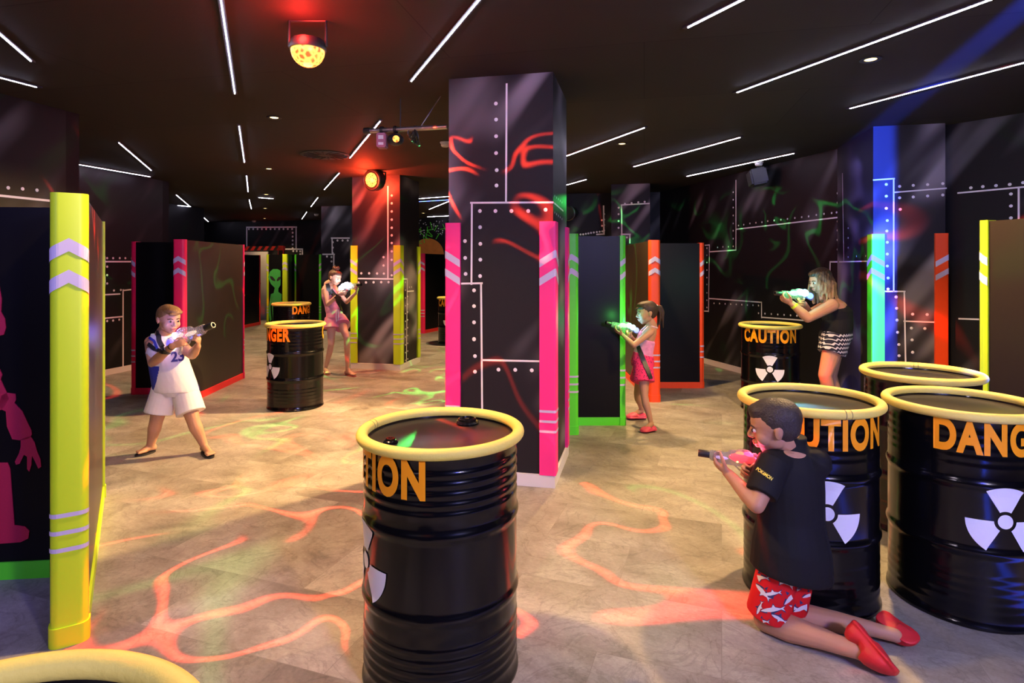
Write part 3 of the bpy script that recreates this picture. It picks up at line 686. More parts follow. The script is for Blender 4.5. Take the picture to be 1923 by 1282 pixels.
dl = [downlight(515, 221, 'downlight nearest of the left row'), downlight(505, 317, 'second downlight of the left row'), downlight(500, 365, 'third downlight of the left row'),
      downlight(498, 391, 'fourth downlight of the left row'), downlight(497, 410, 'fifth and farthest downlight of the left row'), downlight(1168, 270, 'downlight right of the centre column'),
      downlight(1635, 112, 'bright star shaped downlight at upper right'), downlight(795, 400, 'downlight in the gap left of the centre column')]
def spot(name, loc, target, P, col, ang, blend=.5, r=.05):
    l = bpy.data.lights.new(name, 'SPOT'); l.energy = P; l.color = col; l.spot_size = math.radians(ang); l.spot_blend = blend; l.shadow_soft_size = r
    o = bpy.data.objects.new(name, l); C.objects.link(o); o.location = loc
    o.rotation_euler = (V(target)-V(loc)).to_track_quat('-Z', 'Y').to_euler(); return o
def point(name, loc, P, col, r=.05):
    l = bpy.data.lights.new(name, 'POINT'); l.energy = P; l.color = col; l.shadow_soft_size = r
    o = bpy.data.objects.new(name, l); C.objects.link(o); o.location = loc; return o
def dome(px, py, z, rad, label):
    p = at(px, py, FPX*(z-EYE)/(HYP-py)); r = empty('dome_effect_light', p, 0, label, 'effect light')
    bm = bm_new(); lathe(bm, [(0, -rad)] + [(rad*math.sin(a), -rad*math.cos(a)) for a in [math.pi/2*i/10 for i in range(1, 11)]] + [(0, 0)], seg=36)
    build('dome_lens', bm, LENS, r, smooth=True)
    bm = bm_new(); lathe(bm, [(0, .001), (rad*1.08, .001), (rad*1.10, .02), (rad*.95, .055), (rad*.5, .065), (0, .065)], seg=36); build('housing', bm, M['black_plastic'], r, smooth=True)
    bm = bm_new(); h = CE - p.z
    tube(bm, [(-rad*1.12, 0, .02), (-rad*1.12, 0, h-.001), (rad*1.12, 0, h-.001), (rad*1.12, 0, .02)], .009, 8); build('bracket', bm, M['black_plastic'], r)
    return p
def lens_mat():
    m = bpy.data.materials.new('dome_lens'); m.use_nodes = True; nt = m.node_tree; b = nt.nodes['Principled BSDF']; L = nt.links.new
    tc = nd(nt, 'ShaderNodeTexCoord'); vo = nd(nt, 'ShaderNodeTexVoronoi', Scale=34.0, feature='DISTANCE_TO_EDGE'); L(tc.outputs['Object'], vo.inputs['Vector'])
    cr = nd(nt, 'ShaderNodeValToRGB'); e = cr.color_ramp.elements; e[0].position = .05; e[0].color = (1, .55, .09, 1); e[1].position = .34; e[1].color = (1, .09, .012, 1)
    L(vo.outputs['Distance'], cr.inputs[0]); L(cr.outputs[0], b.inputs['Emission Color']); b.inputs['Emission Strength'].default_value = 2.3
    b.inputs['Base Color'].default_value = (.6, .05, .03, 1); b.inputs['Roughness'].default_value = .25
    return m
LENS = lens_mat()
DP = dome(578, 95, 2.66, .088, 'glowing red dome light on the ceiling at upper left')
# second red fixture, hanging before the far column
p = at(703, 338, 8.2); r = empty('spotlight', p, 0, 'black spotlight with a glowing red lens before the far column', 'effect light')
B = frame_z(V((-.45, -.85, -.12)))
bm = bm_new(); lathe(bm, [(0, -.13), (.10, -.12), (.145, -.06), (.15, .05), (.135, .06), (.13, .035), (0, .03)], (0, 0, 0), 32, 0, B); build('housing', bm, M['black_plastic'], r, smooth=True)
bm = bm_new(); lathe(bm, [(0, .062), (.05, .058), (.095, .04), (.10, .03), (0, .03)], (-.02, -.01, 0), 28, 0, B); build('lens', bm, LENS, r, smooth=True)
bm = bm_new(); h = CE-p.z; tube(bm, [(.15, 0, 0), (.15, .02, h*.8), (.0, .02, h-.001)], .014, 8); build('bracket', bm, M['black_plastic'], r)
SP = p
# ceiling pipe with a little projector, clamp and cables
pa_ = at(690, 246, 4.75); pb_ = at(842, 238, 4.62); pb_ = pa_ + (pb_-pa_)*.985
r = empty('ceiling_pipe', pa_, 0, 'red lit steel pipe sticking out from the centre column near the ceiling', 'pipe')
bm = bm_new(); tube(bm, [pa_, pb_], .019, 14); keep(build('pipe', bm, M['steel'], smooth=True), r)
bm = bm_new(); q = pa_.lerp(pb_, .42); tube(bm, [q+V((0, 0, .015)), V((q.x, q.y, CE-.0002))], .005, 8); keep(build('hanger_rod', bm, M['black_plastic']), r)
bm = bm_new(); q2 = pa_.lerp(pb_, .66); tube(bm, [q2, pb_+V((0, -.0, .30))-V((.01, 0, 0))], .004, 6); keep(build('safety_wire', bm, M['steel']), r)
bm = bm_new(); q3 = pa_.lerp(pb_, .005); lathe(bm, [(0, -.03), (.026, -.03), (.026, .02), (0, .02)], q3, 14, 0, frame_z(pb_-pa_)); keep(build('end_cap', bm, M['black_plastic']), r)
pp = pa_.lerp(pb_, .19) - V((0, .0, .020))
r = empty('projector', pp, 0, 'small box projector clamped under the ceiling pipe', 'projector')
bm = bm_new(); box(bm, (0, 0, -.065), (.075, .10, .115)); bmesh.ops.bevel(bm, geom=bm.edges[:], offset=.008, segments=2, affect='EDGES'); build('case', bm, mat('pink_case', (.35, .12, .22), rough=.4), r)
bm = bm_new(); box(bm, (0, -.0515, -.045), (.04, .004, .03)); box(bm, (0, -.0515, -.095), (.04, .004, .02)); build('front_plate', bm, M['white_paint'], r)
bm = bm_new(); lathe(bm, [(.026, -.012), (.03, -.012), (.03, .012), (.026, .012)], (0, 0, .021), 18, 0, frame_z(pb_-pa_), closed=True); build('clamp', bm, M['black_plastic'], r)
pp = pa_.lerp(pb_, .36) - V((0, 0, .02)); r = empty('effect_light', pp, 0, 'little black party light with a red lens under the ceiling pipe', 'effect light')
bm = bm_new(); sphere(bm, (0, 0, -.06), (.065, .055, .05)); build('housing', bm, M['black_plastic'], r, smooth=True)
bm = bm_new(); sphere(bm, (.01, -.035, -.062), (.030, .028, .028)); build('lens', bm, LENS, r, smooth=True)
bm = bm_new(); lathe(bm, [(.026, -.01), (.03, -.01), (.03, .01), (.026, .01)], (0, 0, .02), 18, 0, frame_z(pb_-pa_), closed=True); build('clamp', bm, M['black_plastic'], r)
pp = pa_.lerp(pb_, .55); bm = bm_new()
for i in range(5):
    c = [pp + V((.02*math.sin(6.28*t/10+i) + .012*i, .022*math.cos(6.28*t/10*2+i), .02 - .16*math.sin(math.pi*t/10)*(.5+.12*i))) for t in range(11)]
    tube(bm, c, .005, 6)
tag(build('cable_bundle', bm, M['black_plastic'], smooth=True), 'coil of black cable looped over the ceiling pipe', 'cable')
# detectors, vent, speakers
def detector(px, py, label, z=CE):
    p = ceil_at(px, py, CE-.03); r = empty('smoke_detector', V((p.x, p.y, CE)), 0, label, 'smoke detector')
    bm = bm_new(); lathe(bm, [(0, 0), (.055, 0), (.055, -.012), (.05, -.018), (0, -.018)], seg=28); build('base', bm, M['grey_plastic'], r, smooth=True)
    bm = bm_new(); lathe(bm, [(0, -.018), (.044, -.018), (.046, -.034), (.036, -.05), (0, -.055)], seg=28); build('sensor_head', bm, M['grey_plastic'], r, smooth=True)
detector(836, 272, 'white smoke detector beside the left edge of the centre column')
detector(477, 416, 'distant smoke detector beyond the left row of strips')
detector(594, 404, 'distant smoke detector near the far dark column')
detector(1425, 308.5, 'smoke detector above the speaker on the right wall')
p = ceil_at(612, 291, CE); r = empty('ceiling_vent', p, 0, 'round swirl vent in the ceiling', 'vent')
bm = bm_new(); lathe(bm, [(0, -.001), (.28, -.001), (.29, -.006), (.27, -.010), (0, -.006)], seg=40); build('plate', bm, M['channel'], r, smooth=True)
bm = bm_new()
for i in range(16):
    a = 2*math.pi*i/16; B = Matrix.Rotation(a, 3, 'Z'); box(bm, B @ V((.17, .02, -.012)), (.16, .022, .006), 0, B @ Matrix.Rotation(.25, 3, 'Z'))
build('blade', bm, mat('vent_blade', (.008, .008, .008), rough=.6), r)
p = Face(*wr).hit(1442, 334); fw = Face(*wr); pw = fw.pt(p[0], p[1], .16)
r = empty('wall_speaker', pw, 0, 'black loudspeaker high on the right wall', 'speaker')
Bs = Matrix((fw.u, -fw.n, V((0, 0, 1)))).transposed() @ Matrix.Rotation(-.5, 3, 'Z') @ Matrix.Rotation(.2, 3, 'X')
bm = bm_new(); box(bm, (0, 0, 0), (.34, .20, .21), 0, Bs); bmesh.ops.bevel(bm, geom=bm.edges[:], offset=.02, segments=2, affect='EDGES'); build('cabinet', bm, M['black_plastic'], r)
bm = bm_new(); box(bm, Bs @ V((0, -.102, 0)), (.29, .008, .17), 0, Bs); build('grille', bm, mat('grille', (.02, .02, .02), rough=.8, bump=.6, bscale=300), r)
bm = bm_new(); tube(bm, [(0, 0, .10), (0, 0, .14), -fw.n*.155+V((0, 0, .14))], .014, 8); build('bracket', bm, M['black_plastic'], r)
fq = Face(*wbr); p = fq.hit(1072, 402); pw = fq.pt(p[0], p[1], .22); r = empty('wall_speaker', pw, 0, 'round black speaker on the back wall right of the centre column', 'speaker')
bm = bm_new(); lathe(bm, [(0, -.13), (.10, -.12), (.13, 0), (.14, .09), (.12, .10), (.11, .07), (0, .05)], (0, 0, 0), 28, 0, frame_z(V((-.5, -.85, -.1)))); build('cabinet', bm, M['black_plastic'], r, smooth=True)
bm = bm_new(); tube(bm, [(0, 0, 0), V((0, .205, .0))], .02, 8); build('bracket', bm, M['black_plastic'], r)
# ================================================================= people
def skin_mat(name, col):
    m = mat(name, col, rough=.5, spec=.35, var=.10, scale=9, bump=.05, bscale=140)
    b = m.node_tree.nodes['Principled BSDF']; b.inputs['Subsurface Weight'].default_value = .08; b.inputs['Subsurface Radius'].default_value = (.6, .25, .12); b.inputs['Subsurface Scale'].default_value = .02
    return m
def hair_mat(name, c0, c1, dirv=(60, 60, 9), zfade=None):
    m = bpy.data.materials.new(name); m.use_nodes = True; nt = m.node_tree; L = nt.links.new; b = nt.nodes['Principled BSDF']
    tc = nd(nt, 'ShaderNodeTexCoord'); mp = nd(nt, 'ShaderNodeMapping'); mp.inputs['Scale'].default_value = dirv; L(tc.outputs['Object'], mp.inputs['Vector'])
    nz = nd(nt, 'ShaderNodeTexNoise', Scale=1.6, Detail=4.0); L(mp.outputs[0], nz.inputs['Vector'])
    mx = nd(nt, 'ShaderNodeMix', data_type='RGBA'); mx.inputs[6].default_value = (*c0, 1); mx.inputs[7].default_value = (*c1, 1)
    if zfade:                           # dyed lengths: dark roots, light ends
        sx = nd(nt, 'ShaderNodeSeparateXYZ'); L(tc.outputs['Object'], sx.inputs[0]); r = nd(nt, 'ShaderNodeMapRange'); r.inputs['From Min'].default_value = zfade[0]; r.inputs['From Max'].default_value = zfade[1]; r.inputs['To Min'].default_value = .95; r.inputs['To Max'].default_value = -.15
        L(sx.outputs['Z'], r.inputs['Value']); ad = nd(nt, 'ShaderNodeMath', operation='MULTIPLY_ADD'); L(nz.outputs['Fac'], ad.inputs[0]); ad.inputs[1].default_value = .9; 
        r.inputs['To Min'].default_value = .35; r.inputs['To Max'].default_value = -.5; L(r.outputs[0], ad.inputs[2]); ad.use_clamp = True; L(ad.outputs[0], mx.inputs[0])
    else: L(nz.outputs['Fac'], mx.inputs[0])
    L(mx.outputs[2], b.inputs['Base Color']); bp = nd(nt, 'ShaderNodeBump', Strength=.7, Distance=.006); L(nz.outputs['Fac'], bp.inputs['Height']); L(bp.outputs[0], b.inputs['Normal'])
    b.inputs['Roughness'].default_value = .48; b.inputs['Specular IOR Level'].default_value = .4
    return m
SK = {k: skin_mat('skin_'+k, c) for k, c in dict(light=(.62, .36, .25), tan=(.50, .27, .17), warm=(.42, .22, .14), deep=(.46, .235, .145)).items()}
M['eye_white'] = mat('eye_white', (.55, .53, .52), rough=.2); M['iris'] = mat('iris', (.04, .022, .015), rough=.15); M['lip'] = mat('lip', (.45, .13, .11), rough=.4); M['brow'] = mat('brow', (.06, .035, .02), rough=.8)
def grow(bm, voxel, smooth, name, mats, parent, fn=None, cuts=()):
    """merge everything in bm into one continuous surface"""
    bmesh.ops.recalc_face_normals(bm, faces=bm.faces[:])
    me = bpy.data.meshes.new(name); bm.to_mesh(me); bm.free()
    o = bpy.data.objects.new(name, me); C.objects.link(o)
    r = o.modifiers.new('r', 'REMESH'); r.mode = 'VOXEL'; r.voxel_size = voxel; r.adaptivity = 0
    s = o.modifiers.new('s', 'SMOOTH'); s.factor = .5; s.iterations = smooth
    me2 = bpy.data.meshes.new_from_object(o.evaluated_get(bpy.context.evaluated_depsgraph_get()))
    bpy.data.objects.remove(o); bpy.data.meshes.remove(me); me2.name = name
    me2.materials.clear()
    for m in (mats if isinstance(mats, (list, tuple)) else [mats]): me2.materials.append(m)
    me2.polygons.foreach_set('use_smooth', [True]*len(me2.polygons))
    if fn:
        for p in me2.polygons: p.material_index = fn(p.center, p.normal)
    else: me2.polygons.foreach_set('material_index', [0]*len(me2.polygons))
    o = bpy.data.objects.new(name, me2); C.objects.link(o)
    if parent: keep(o, parent)
    return o
def limb(bm, pts, rs, seg=14):
    for (p, q), (a, b) in zip(zip(pts, pts[1:]), zip(rs, rs[1:])): tube(bm, [p, q], [a, b], seg)
    for p, r in zip(pts, rs): sphere(bm, p, r*.995, 14, 10)
def loft(bm, rings, seg=24):            # rings of (centre, lateral half axis, forward half axis)
    rr = [[bm.verts.new(c + l*math.cos(2*math.pi*i/seg) + f*math.sin(2*math.pi*i/seg)) for i in range(seg)] for c, l, f in rings]
    for a, b in zip(rr, rr[1:]):
        for i in range(seg): bm.faces.new((a[i], a[(i+1) % seg], b[(i+1) % seg], b[i]))
    bm.faces.new(rr[0][::-1]); bm.faces.new(rr[-1])
def basis(f, u):                        # columns: forward, left, up
    f = V(f).normalized(); u = V(u); u = (u - f*u.dot(f)).normalized(); l = u.cross(f)
    return Matrix((f, l, u)).transposed()
def hand(bm, w, d, n, S, right, curl=(35, 55, 45), thumb=.6, spread=.05):
    d = V(d).normalized(); n = V(n); n = (n - d*n.dot(d)).normalized(); t = d.cross(n) if right else -d.cross(n)
    B = Matrix((d, t, n)).transposed(); w = V(w)
    sphere(bm, w + d*.27*S, (.31*S, .215*S, .10*S), 16, 10, 0, B); sphere(bm, w + d*.40*S - n*.0*S, (.16*S, .22*S, .085*S), 14, 8, 0, B)
    sphere(bm, w + d*.18*S + t*.13*S + n*.04*S, (.17*S, .10*S, .09*S), 12, 8, 0, B)
    tube(bm, [w - d*.10*S, w + d*.15*S], [.135*S, .15*S], 12)
    for k, (o, ln) in enumerate(((.165, .43), (.056, .48), (-.053, .45), (-.155, .36))):
        p = w + d*(.50-.02*abs(k-1.2))*S + t*o*S; a = 0; pts = [p - d*.10*S, p]
        c = [x*(1+.06*(k-1)) for x in curl]
        for ang, fr in zip(c, (.44, .31, .25)):
            a += math.radians(ang); dirv = d*math.cos(a) + n*math.sin(a) + t*(spread*(1.5-k))
            p = p + dirv.normalized()*ln*fr*S; pts.append(p)
        limb(bm, pts, [.052*S, .054*S, .050*S, .046*S, .040*S], 10)
    p = w + d*.14*S + t*.16*S + n*.04*S; q = p + (d*.55 + t*.62 + n*.35).normalized()*.22*S; r_ = q + (d*(.8-.2*thumb) + t*(.35-.55*thumb) + n*(.25+.7*thumb)).normalized()*.18*S; e = r_ + (d*(.75-.3*thumb) + t*(.2-.7*thumb) + n*(.3+.5*thumb)).normalized()*.13*S
    limb(bm, [p, q, r_, e], [.075*S, .062*S, .054*S, .043*S], 10)
def head(bm, c, f, u, hh, neckp, nr):
    a = hh/2; B = basis(f, u); P = lambda x, y, z: V(c) + B @ V((x*a, y*a, z*a))
    el = lambda x, y, z, r: sphere(bm, P(x, y, z), tuple(k*a for k in r), 20, 14, 0, B)
    el(-.10, 0, .22, (.90, .72, .76)); el(.10, 0, -.02, (.72, .64, .70)); el(.24, 0, -.42, (.52, .50, .52)); el(.45, 0, -.80, (.22, .26, .18))
    el(.60, 0, .20, (.20, .46, .12))
    for s in (-1, 1):
        el(.42, .36*s, -.28, (.30, .24, .30)); el(.06, .42*s, -.42, (.34, .15, .32)); el(.84, .10*s, -.27, (.08, .08, .06))
        ear = basis(B @ V((.9, .45*s, 0)), B @ V((-.15, 0, 1)))
        sphere(bm, P(-.10, .70*s, -.10), (.16*a, .05*a, .25*a), 14, 10, 0, ear); sphere(bm, P(-.17, .745*s, -.04), (.12*a, .045*a, .19*a), 12, 8, 0, ear)
    tube(bm, [P(.76, 0, .10), P(.94, 0, -.20)], [.065*a, .10*a], 12); sphere(bm, P(.93, 0, -.215), .098*a)
    el(.74, 0, -.50, (.13, .22, .10)); el(.70, 0, -.64, (.14, .18, .08))
    limb(bm, [V(neckp), P(-.12, 0, -.55)], [nr*1.12, nr])
    return B, P
def face_parts(root, c, B, hh, brow=None, lip=True):
    a = hh/2; P = lambda x, y, z: V(c) + B @ V((x*a, y*a, z*a))
    for s in (-1, 1):
        bm = bm_new(); sphere(bm, P(.70, .27*s, .02), (.105*a, .112*a, .076*a), 14, 10, 0, B); sphere(bm, P(.785, .27*s, .02), (.045*a, .078*a, .078*a), 12, 8, 1, B); keep(build('eye', bm, [M['eye_white'], M['iris']], smooth='all'), root)
        bm = bm_new(); tube(bm, [P(.80, .12*s, .185), P(.80, .28*s, .235), P(.68, .46*s, .19)], [.03*a, .036*a, .018*a], 8); keep(build('eyebrow', bm, brow or M['brow'], smooth='all'), root)
    if lip:
        bm = bm_new(); sphere(bm, P(.845, 0, -.475), (.05*a, .19*a, .032*a), 14, 8, 0, B); sphere(bm, P(.83, 0, -.545), (.055*a, .16*a, .040*a), 14, 8, 0, B); keep(build('lips', bm, M['lip'], smooth='all'), root)
def torso_rings(J, prof):
    pel, neck = J['pelvis'], J['neck']; ax = neck-pel; lp = (J['hip'][1]-J['hip'][0]).normalized(); ls = (J['sh'][1]-J['sh'][0]).normalized(); out = []
    for t, w, d, *sh in prof:
        k = min(1, max(0, t)); l = lp.lerp(ls, k).normalized(); f = l.cross(ax.normalized()).normalized()
        c = pel + ax*t + (J.get('bend') or V((0, 0, 0)))*math.sin(math.pi*min(1, max(0, t)))
        if sh: c = c + f*sh[0]
        out.append((c, l*w, f*d))
    return out
def figure(label, J, skin, k=1.0, hh=.21, vox=.005, hands=None, arm=1.0, leg=1.0, girth=1.0, prof=None, shoes=False, brow=None):
    base = (J['an'][0]+J['an'][1])/2
    root = empty('person', (base.x, base.y, 0), 0, label, 'person')
    bm = bm_new(); g = girth*k
    prof = prof or [(-.16, .085*g, .07*g), (-.05, .115*g, .088*g), (.1, .115*g, .09*g), (.35, .10*g, .08*g), (.65, .115*g, .085*g), (.85, .12*g, .075*g), (.97, .085*g, .055*g)]
    loft(bm, torso_rings(J, prof))
    for i in (0, 1):
        sh, el, wr, hp, kn, an, toe = (J[x][i] for x in ('sh', 'el', 'wr', 'hip', 'kn', 'an', 'toe'))
        limb(bm, [J['neck']-(J['neck']-J['pelvis']).normalized()*.035*k, sh], [.045*k, .043*k*arm])
        m1 = sh.lerp(el, .35); limb(bm, [sh, m1, el], [.043*k*arm, .040*k*arm, .032*k*arm])
        m2 = el.lerp(wr, .28); limb(bm, [el, m2, wr], [.032*k*arm, .034*k*arm, .0215*k*arm])
        limb(bm, [hp, hp.lerp(kn, .4), kn], [.074*k*min(leg, 1.06), .066*k*min(leg, 1.06), .046*k*min(leg, 1.06)])
        back = ((kn-hp).normalized() - (an-kn).normalized()); back = back.normalized()*.008*k if back.length > .05 else V((0, 0, 0))
        limb(bm, [kn, kn.lerp(an, .30)-back*-1, kn.lerp(an, .62), an], [.045*k*leg, .046*k*leg, .036*k*leg, .026*k*leg])
        fd = (toe-an); ln = fd.length; fd.normalize()
        if not shoes:                   # bare foot: heel, instep, ball and toes on the ground
            tf = V((toe.x-an.x, toe.y-an.y, 0)).normalized(); lat = V((-tf.y, tf.x, 0)); z = .017*k+J.get('sole', .014)
            heel = V((an.x, an.y, z+.008)) - tf*.025*k; ball = V((toe.x, toe.y, z)) - tf*.055*k
            limb(bm, [heel, heel.lerp(ball, .5)+V((0, 0, .010*k)), ball], [.027*k, .027*k, .024*k]); limb(bm, [an, heel.lerp(ball, .45)+V((0, 0, .012*k))], [.026*k, .026*k])
            sphere(bm, ball + tf*.005*k, (.030*k, .036*k, .017*k), 14, 8, 0, Matrix((tf, lat, V((0, 0, 1)))).transposed())
            for q, (o_, l_) in enumerate(((.024, .034), (.008, .034), (-.006, .030), (-.018, .025), (-.029, .018))):
                s_ = 1 if (i == 0) else -1   # big toe on the inner side
                p0 = ball + lat*o_*k*s_ + tf*.015*k; limb(bm, [p0, p0 + tf*l_*k], [.0115*k if q == 0 else .0085*k]*2, 10)
        else: limb(bm, [an, an + fd*ln*.55], [.028*k, .026*k])
    B, P = head(bm, J['head'], J['f'], J['u'], hh, J['neck'], .047*k)
    for i, h in enumerate(hands): hand(bm, J['wr'][i], h[0], h[1], h[2], i == 0, *h[3:])
    body = grow(bm, vox, 5, 'body', skin, root)
    face_parts(root, J['head'], B, hh, brow)
    return root, body, B, P
def bvh(o):
    me = o.data; mw = Matrix.Translation(V(o.parent.location)) @ o.matrix_parent_inverse if o.parent else Matrix.Identity(4)
    return BVHTree.FromPolygons([mw @ v.co for v in me.vertices], [tuple(p.vertices) for p in me.polygons])
EYEP = V((0, 0, EYE))
def see(trees, px, py, off=.004):       # nearest surface point met by the line of sight, lifted off the surface
    d = V(((px-CXP)/FPX, 1, (HYP-py)/FPX)).normalized(); best = None
    for t in trees:
        h = t.ray_cast(EYEP, d)
        if h[0] and (best is None or h[3] < best[3]): best = h
    if best is None: return None
    n = best[1]; n = -n if n.dot(d) > 0 else n
    return best[0] + n*off, n
def ribbon(bm, pts, nrm, w, th=.004, mi=0):
    secs = []
    for i, (p, n) in enumerate(zip(pts, nrm)):
        d = (pts[min(i+1, len(pts)-1)] - pts[max(i-1, 0)]).normalized(); s = n.cross(d).normalized()*w/2
        secs.append([bm.verts.new(q) for q in (p-s, p+s, p+s+n*th, p-s+n*th)])
    for a, b in zip(secs, secs[1:]):
        for i in range(4):
            f = bm.faces.new((a[i], a[(i+1) % 4], b[(i+1) % 4], b[i])); f.material_index = mi
    bm.faces.new(secs[0][::-1]); bm.faces.new(secs[-1])
def strap(name, trees, pix, w, m, root, n=14, off=.003):
    P_, N_ = [], []
    for (a, b) in zip(pix, pix[1:]):
        for t in range(n):
            k = t/n; h = see(trees, a[0]+(b[0]-a[0])*k, a[1]+(b[1]-a[1])*k, off)
            if h: P_.append(h[0]); N_.append(h[1])
    h = see(trees, *pix[-1], off)
    if h: P_.append(h[0]); N_.append(h[1])
    for _ in range(4):
        P_ = [P_[0]] + [(P_[i-1]+P_[i]*2+P_[i+1])/4 for i in range(1, len(P_)-1)] + [P_[-1]]
        N_ = [N_[0]] + [(N_[i-1]+N_[i]*2+N_[i+1]).normalized() for i in range(1, len(N_)-1)] + [N_[-1]]
    bm = bm_new(); ribbon(bm, P_, N_, w, .005); return keep(build(name, bm, m, smooth=True), root)
def stick(bm_src, trees, M33, off, grow_me=None, mi=0, target=None):
    """lay a flat bmesh (pixel x, y) on the surfaces; returns list of vertex positions or None"""
    out = {}
    for v in bm_src.verts:
        x, y = M33(v.co.x, v.co.y); h = see(trees, x, y, off)
        out[v] = h[0] if h else None
    for f in bm_src.faces:
        if all(out[v] is not None for v in f.verts):
            nf = target.faces.new([target.verts.new(out[v]) for v in f.verts]); nf.material_index = mi
def merge_into(o, bm_add):
    """append bm_add (world space faces) to mesh object o"""
    bm = bmesh.new(); bm.from_mesh(o.data)
    mw = (Matrix.Translation(V(o.parent.location)) @ o.matrix_parent_inverse).inverted() if o.parent else Matrix.Identity(4)
    mp = {v: bm.verts.new(mw @ v.co) for v in bm_add.verts}
    for f in bm_add.faces:
        nf = bm.faces.new([mp[v] for v in f.verts]); nf.material_index = f.material_index; nf.smooth = True
    bm_add.free(); bm.to_mesh(o.data); bm.free()
# ----------------------------------------------------------------- toy blasters
def shell_mat(name, col, glow=.0, tr=.68):
    m = bpy.data.materials.new(name); m.use_nodes = True; nt = m.node_tree; L = nt.links.new; b = nt.nodes['Principled BSDF']
    tc = nd(nt, 'ShaderNodeTexCoord'); vo = nd(nt, 'ShaderNodeTexVoronoi', Scale=70.0); L(tc.outputs['Object'], vo.inputs['Vector'])
    bp = nd(nt, 'ShaderNodeBump', Strength=.8, Distance=.006); L(vo.outputs['Distance'], bp.inputs['Height']); L(bp.outputs[0], b.inputs['Normal'])
    b.inputs['Base Color'].default_value = (*col, 1); b.inputs['Roughness'].default_value = .12; b.inputs['Specular IOR Level'].default_value = .8
    t = nd(nt, 'ShaderNodeBsdfTransparent'); t.inputs[0].default_value = tuple(.5+.5*c for c in col)+(1,); mx = nd(nt, 'ShaderNodeMixShader'); mx.inputs[0].default_value = 1-tr
    out = nt.nodes['Material Output']; L(t.outputs[0], mx.inputs[1]); L(b.outputs[0], mx.inputs[2]); L(mx.outputs[0], out.inputs['Surface'])
    return m
def glow_mat(name, col, s): return mat(name, col, emit=col, estr=s)
SHELL = shell_mat('clear_plastic', (.42, .42, .46), tr=.74)
def blaster(label, rear, muzzle, up, zones, s=None, P=0, lcol=(1, 1, 1), front_glow=None, shellcol=None):
    """zones: (x0, x1, r, colour, strength) of the lit core, x in 0..1 from the shoulder end"""
    rear, muzzle = V(rear), V(muzzle); f = (muzzle-rear); Ln = f.length; s = Ln/.40; B = basis(f, up)
    root = empty('toy_blaster', rear.lerp(muzzle, .5), 0, label, 'toy blaster')
    W = lambda x, y, z: rear + B @ V((x*s, y*s, z*s)); R = lambda *r: tuple(q*s for q in r)
    sh = shell_mat('tinted_clear_plastic', shellcol) if shellcol else SHELL
    fr, lf, upv = B.col
    ring = lambda x, z, w, h: (W(x, 0, z), lf*w*s, upv*h*s)
    bm = bm_new()
    loft(bm, [ring(.0, -.012, .012, .030), ring(.02, -.006, .020, .038), ring(.07, .004, .022, .030), ring(.10, .010, .026, .034), ring(.16, .012, .030, .040), ring(.21, .008, .028, .036), ring(.25, .004, .022, .028), ring(.335, .004, .021, .026)])
    for x in (.26, .275, .29, .305, .32): loft(bm, [ring(x-.004, .004, .0245, .0295), ring(x+.004, .004, .0245, .0295)])
    sphere(bm, W(.15, 0, .045), R(.045, .018, .020), 16, 10, 0, B); sphere(bm, W(.205, 0, .038), R(.030, .016, .016), 16, 10, 0, B); sphere(bm, W(.09, 0, .036), R(.022, .015, .016), 14, 10, 0, B)
    limb(bm, [W(.16, 0, -.028), W(.25, 0, -.026), W(.32, 0, -.020)], [.012*s, .013*s, .010*s])
    keep(grow(bm, .0032*s, 2, 'shell', sh, root), root)
    bm = bm_new(); limb(bm, [W(.115, 0, -.015), W(.10, 0, -.055), W(.088, 0, -.088)], [.014*s, .0155*s, .016*s]); loft(bm, [ring(.105, -.03, .012, .02), ring(.125, -.03, .010, .02)])
    grow(bm, .0032*s, 2, 'grip', sh, root)
    bm = bm_new(); tube(bm, [W(.125, 0, -.028), W(.135, 0, -.056), W(.165, 0, -.060), W(.195, 0, -.035)], .005*s, 8); keep(build('trigger_guard', bm, sh, smooth='all'), root)
    bm = bm_new(); tube(bm, [W(.140, 0, -.026), W(.146, 0, -.040), W(.140, 0, -.050)], .0045*s, 8); keep(build('trigger', bm, M['neon_red'], smooth='all'), root)
    bm = bm_new(); lathe(bm, [(0, 0), (.0205*s, 0), (.0215*s, .004*s), (.0215*s, .060*s), (.019*s, .065*s), (.013*s, .065*s), (.012*s, .045*s), (0, .045*s)], W(.335, 0, .004), 24, 0, frame_z(fr)); keep(build('muzzle_tip', bm, M['black_plastic'], smooth=True), root)
    for i, (x, z, r, col, st) in enumerate(zones):
        bm = bm_new(); sphere(bm, W(x, 0, z), R(*r), 14, 10, 0, B); keep(build('light_core', bm, glow_mat('glowing_core', col, st*1.6), smooth='all'), root)
    if P:
        l = point('blaster_light', W(.10, 0, .075), P, lcol, .02); l.parent = root; l.location = W(.10, 0, .075)-root.location
    return root, B, W
def pose(**k):
    out = {}
    for n, v in k.items():
        if isinstance(v, (list, tuple)) and isinstance(v[0], (list, tuple)): out[n] = [at(*q) for q in v]
        elif n in ('f', 'u', 'bend'): out[n] = V(v)
        elif isinstance(v, (list, tuple)): out[n] = at(*v)
        else: out[n] = v
    return out
def leg_cloth(bm, hp, kn, t, r0, r1, lat):
    """one leg of loose shorts from the hip to the fraction t of the thigh, open looking hem"""
    ax = (kn-hp).normalized(); e = hp.lerp(kn, t); l = (lat - ax*lat.dot(ax)).normalized(); f = l.cross(ax)
    st = hp - ax*.03
    loft(bm, [(st, l*r0, f*r0*1.08), (hp.lerp(kn, t*.5), l*(r0*.5+r1*.5)*1.01, f*(r0*.55+r1*.5)*1.03), (e-ax*.004, l*r1, f*r1*1.06), (e, l*r1*.99, f*r1*1.05)])
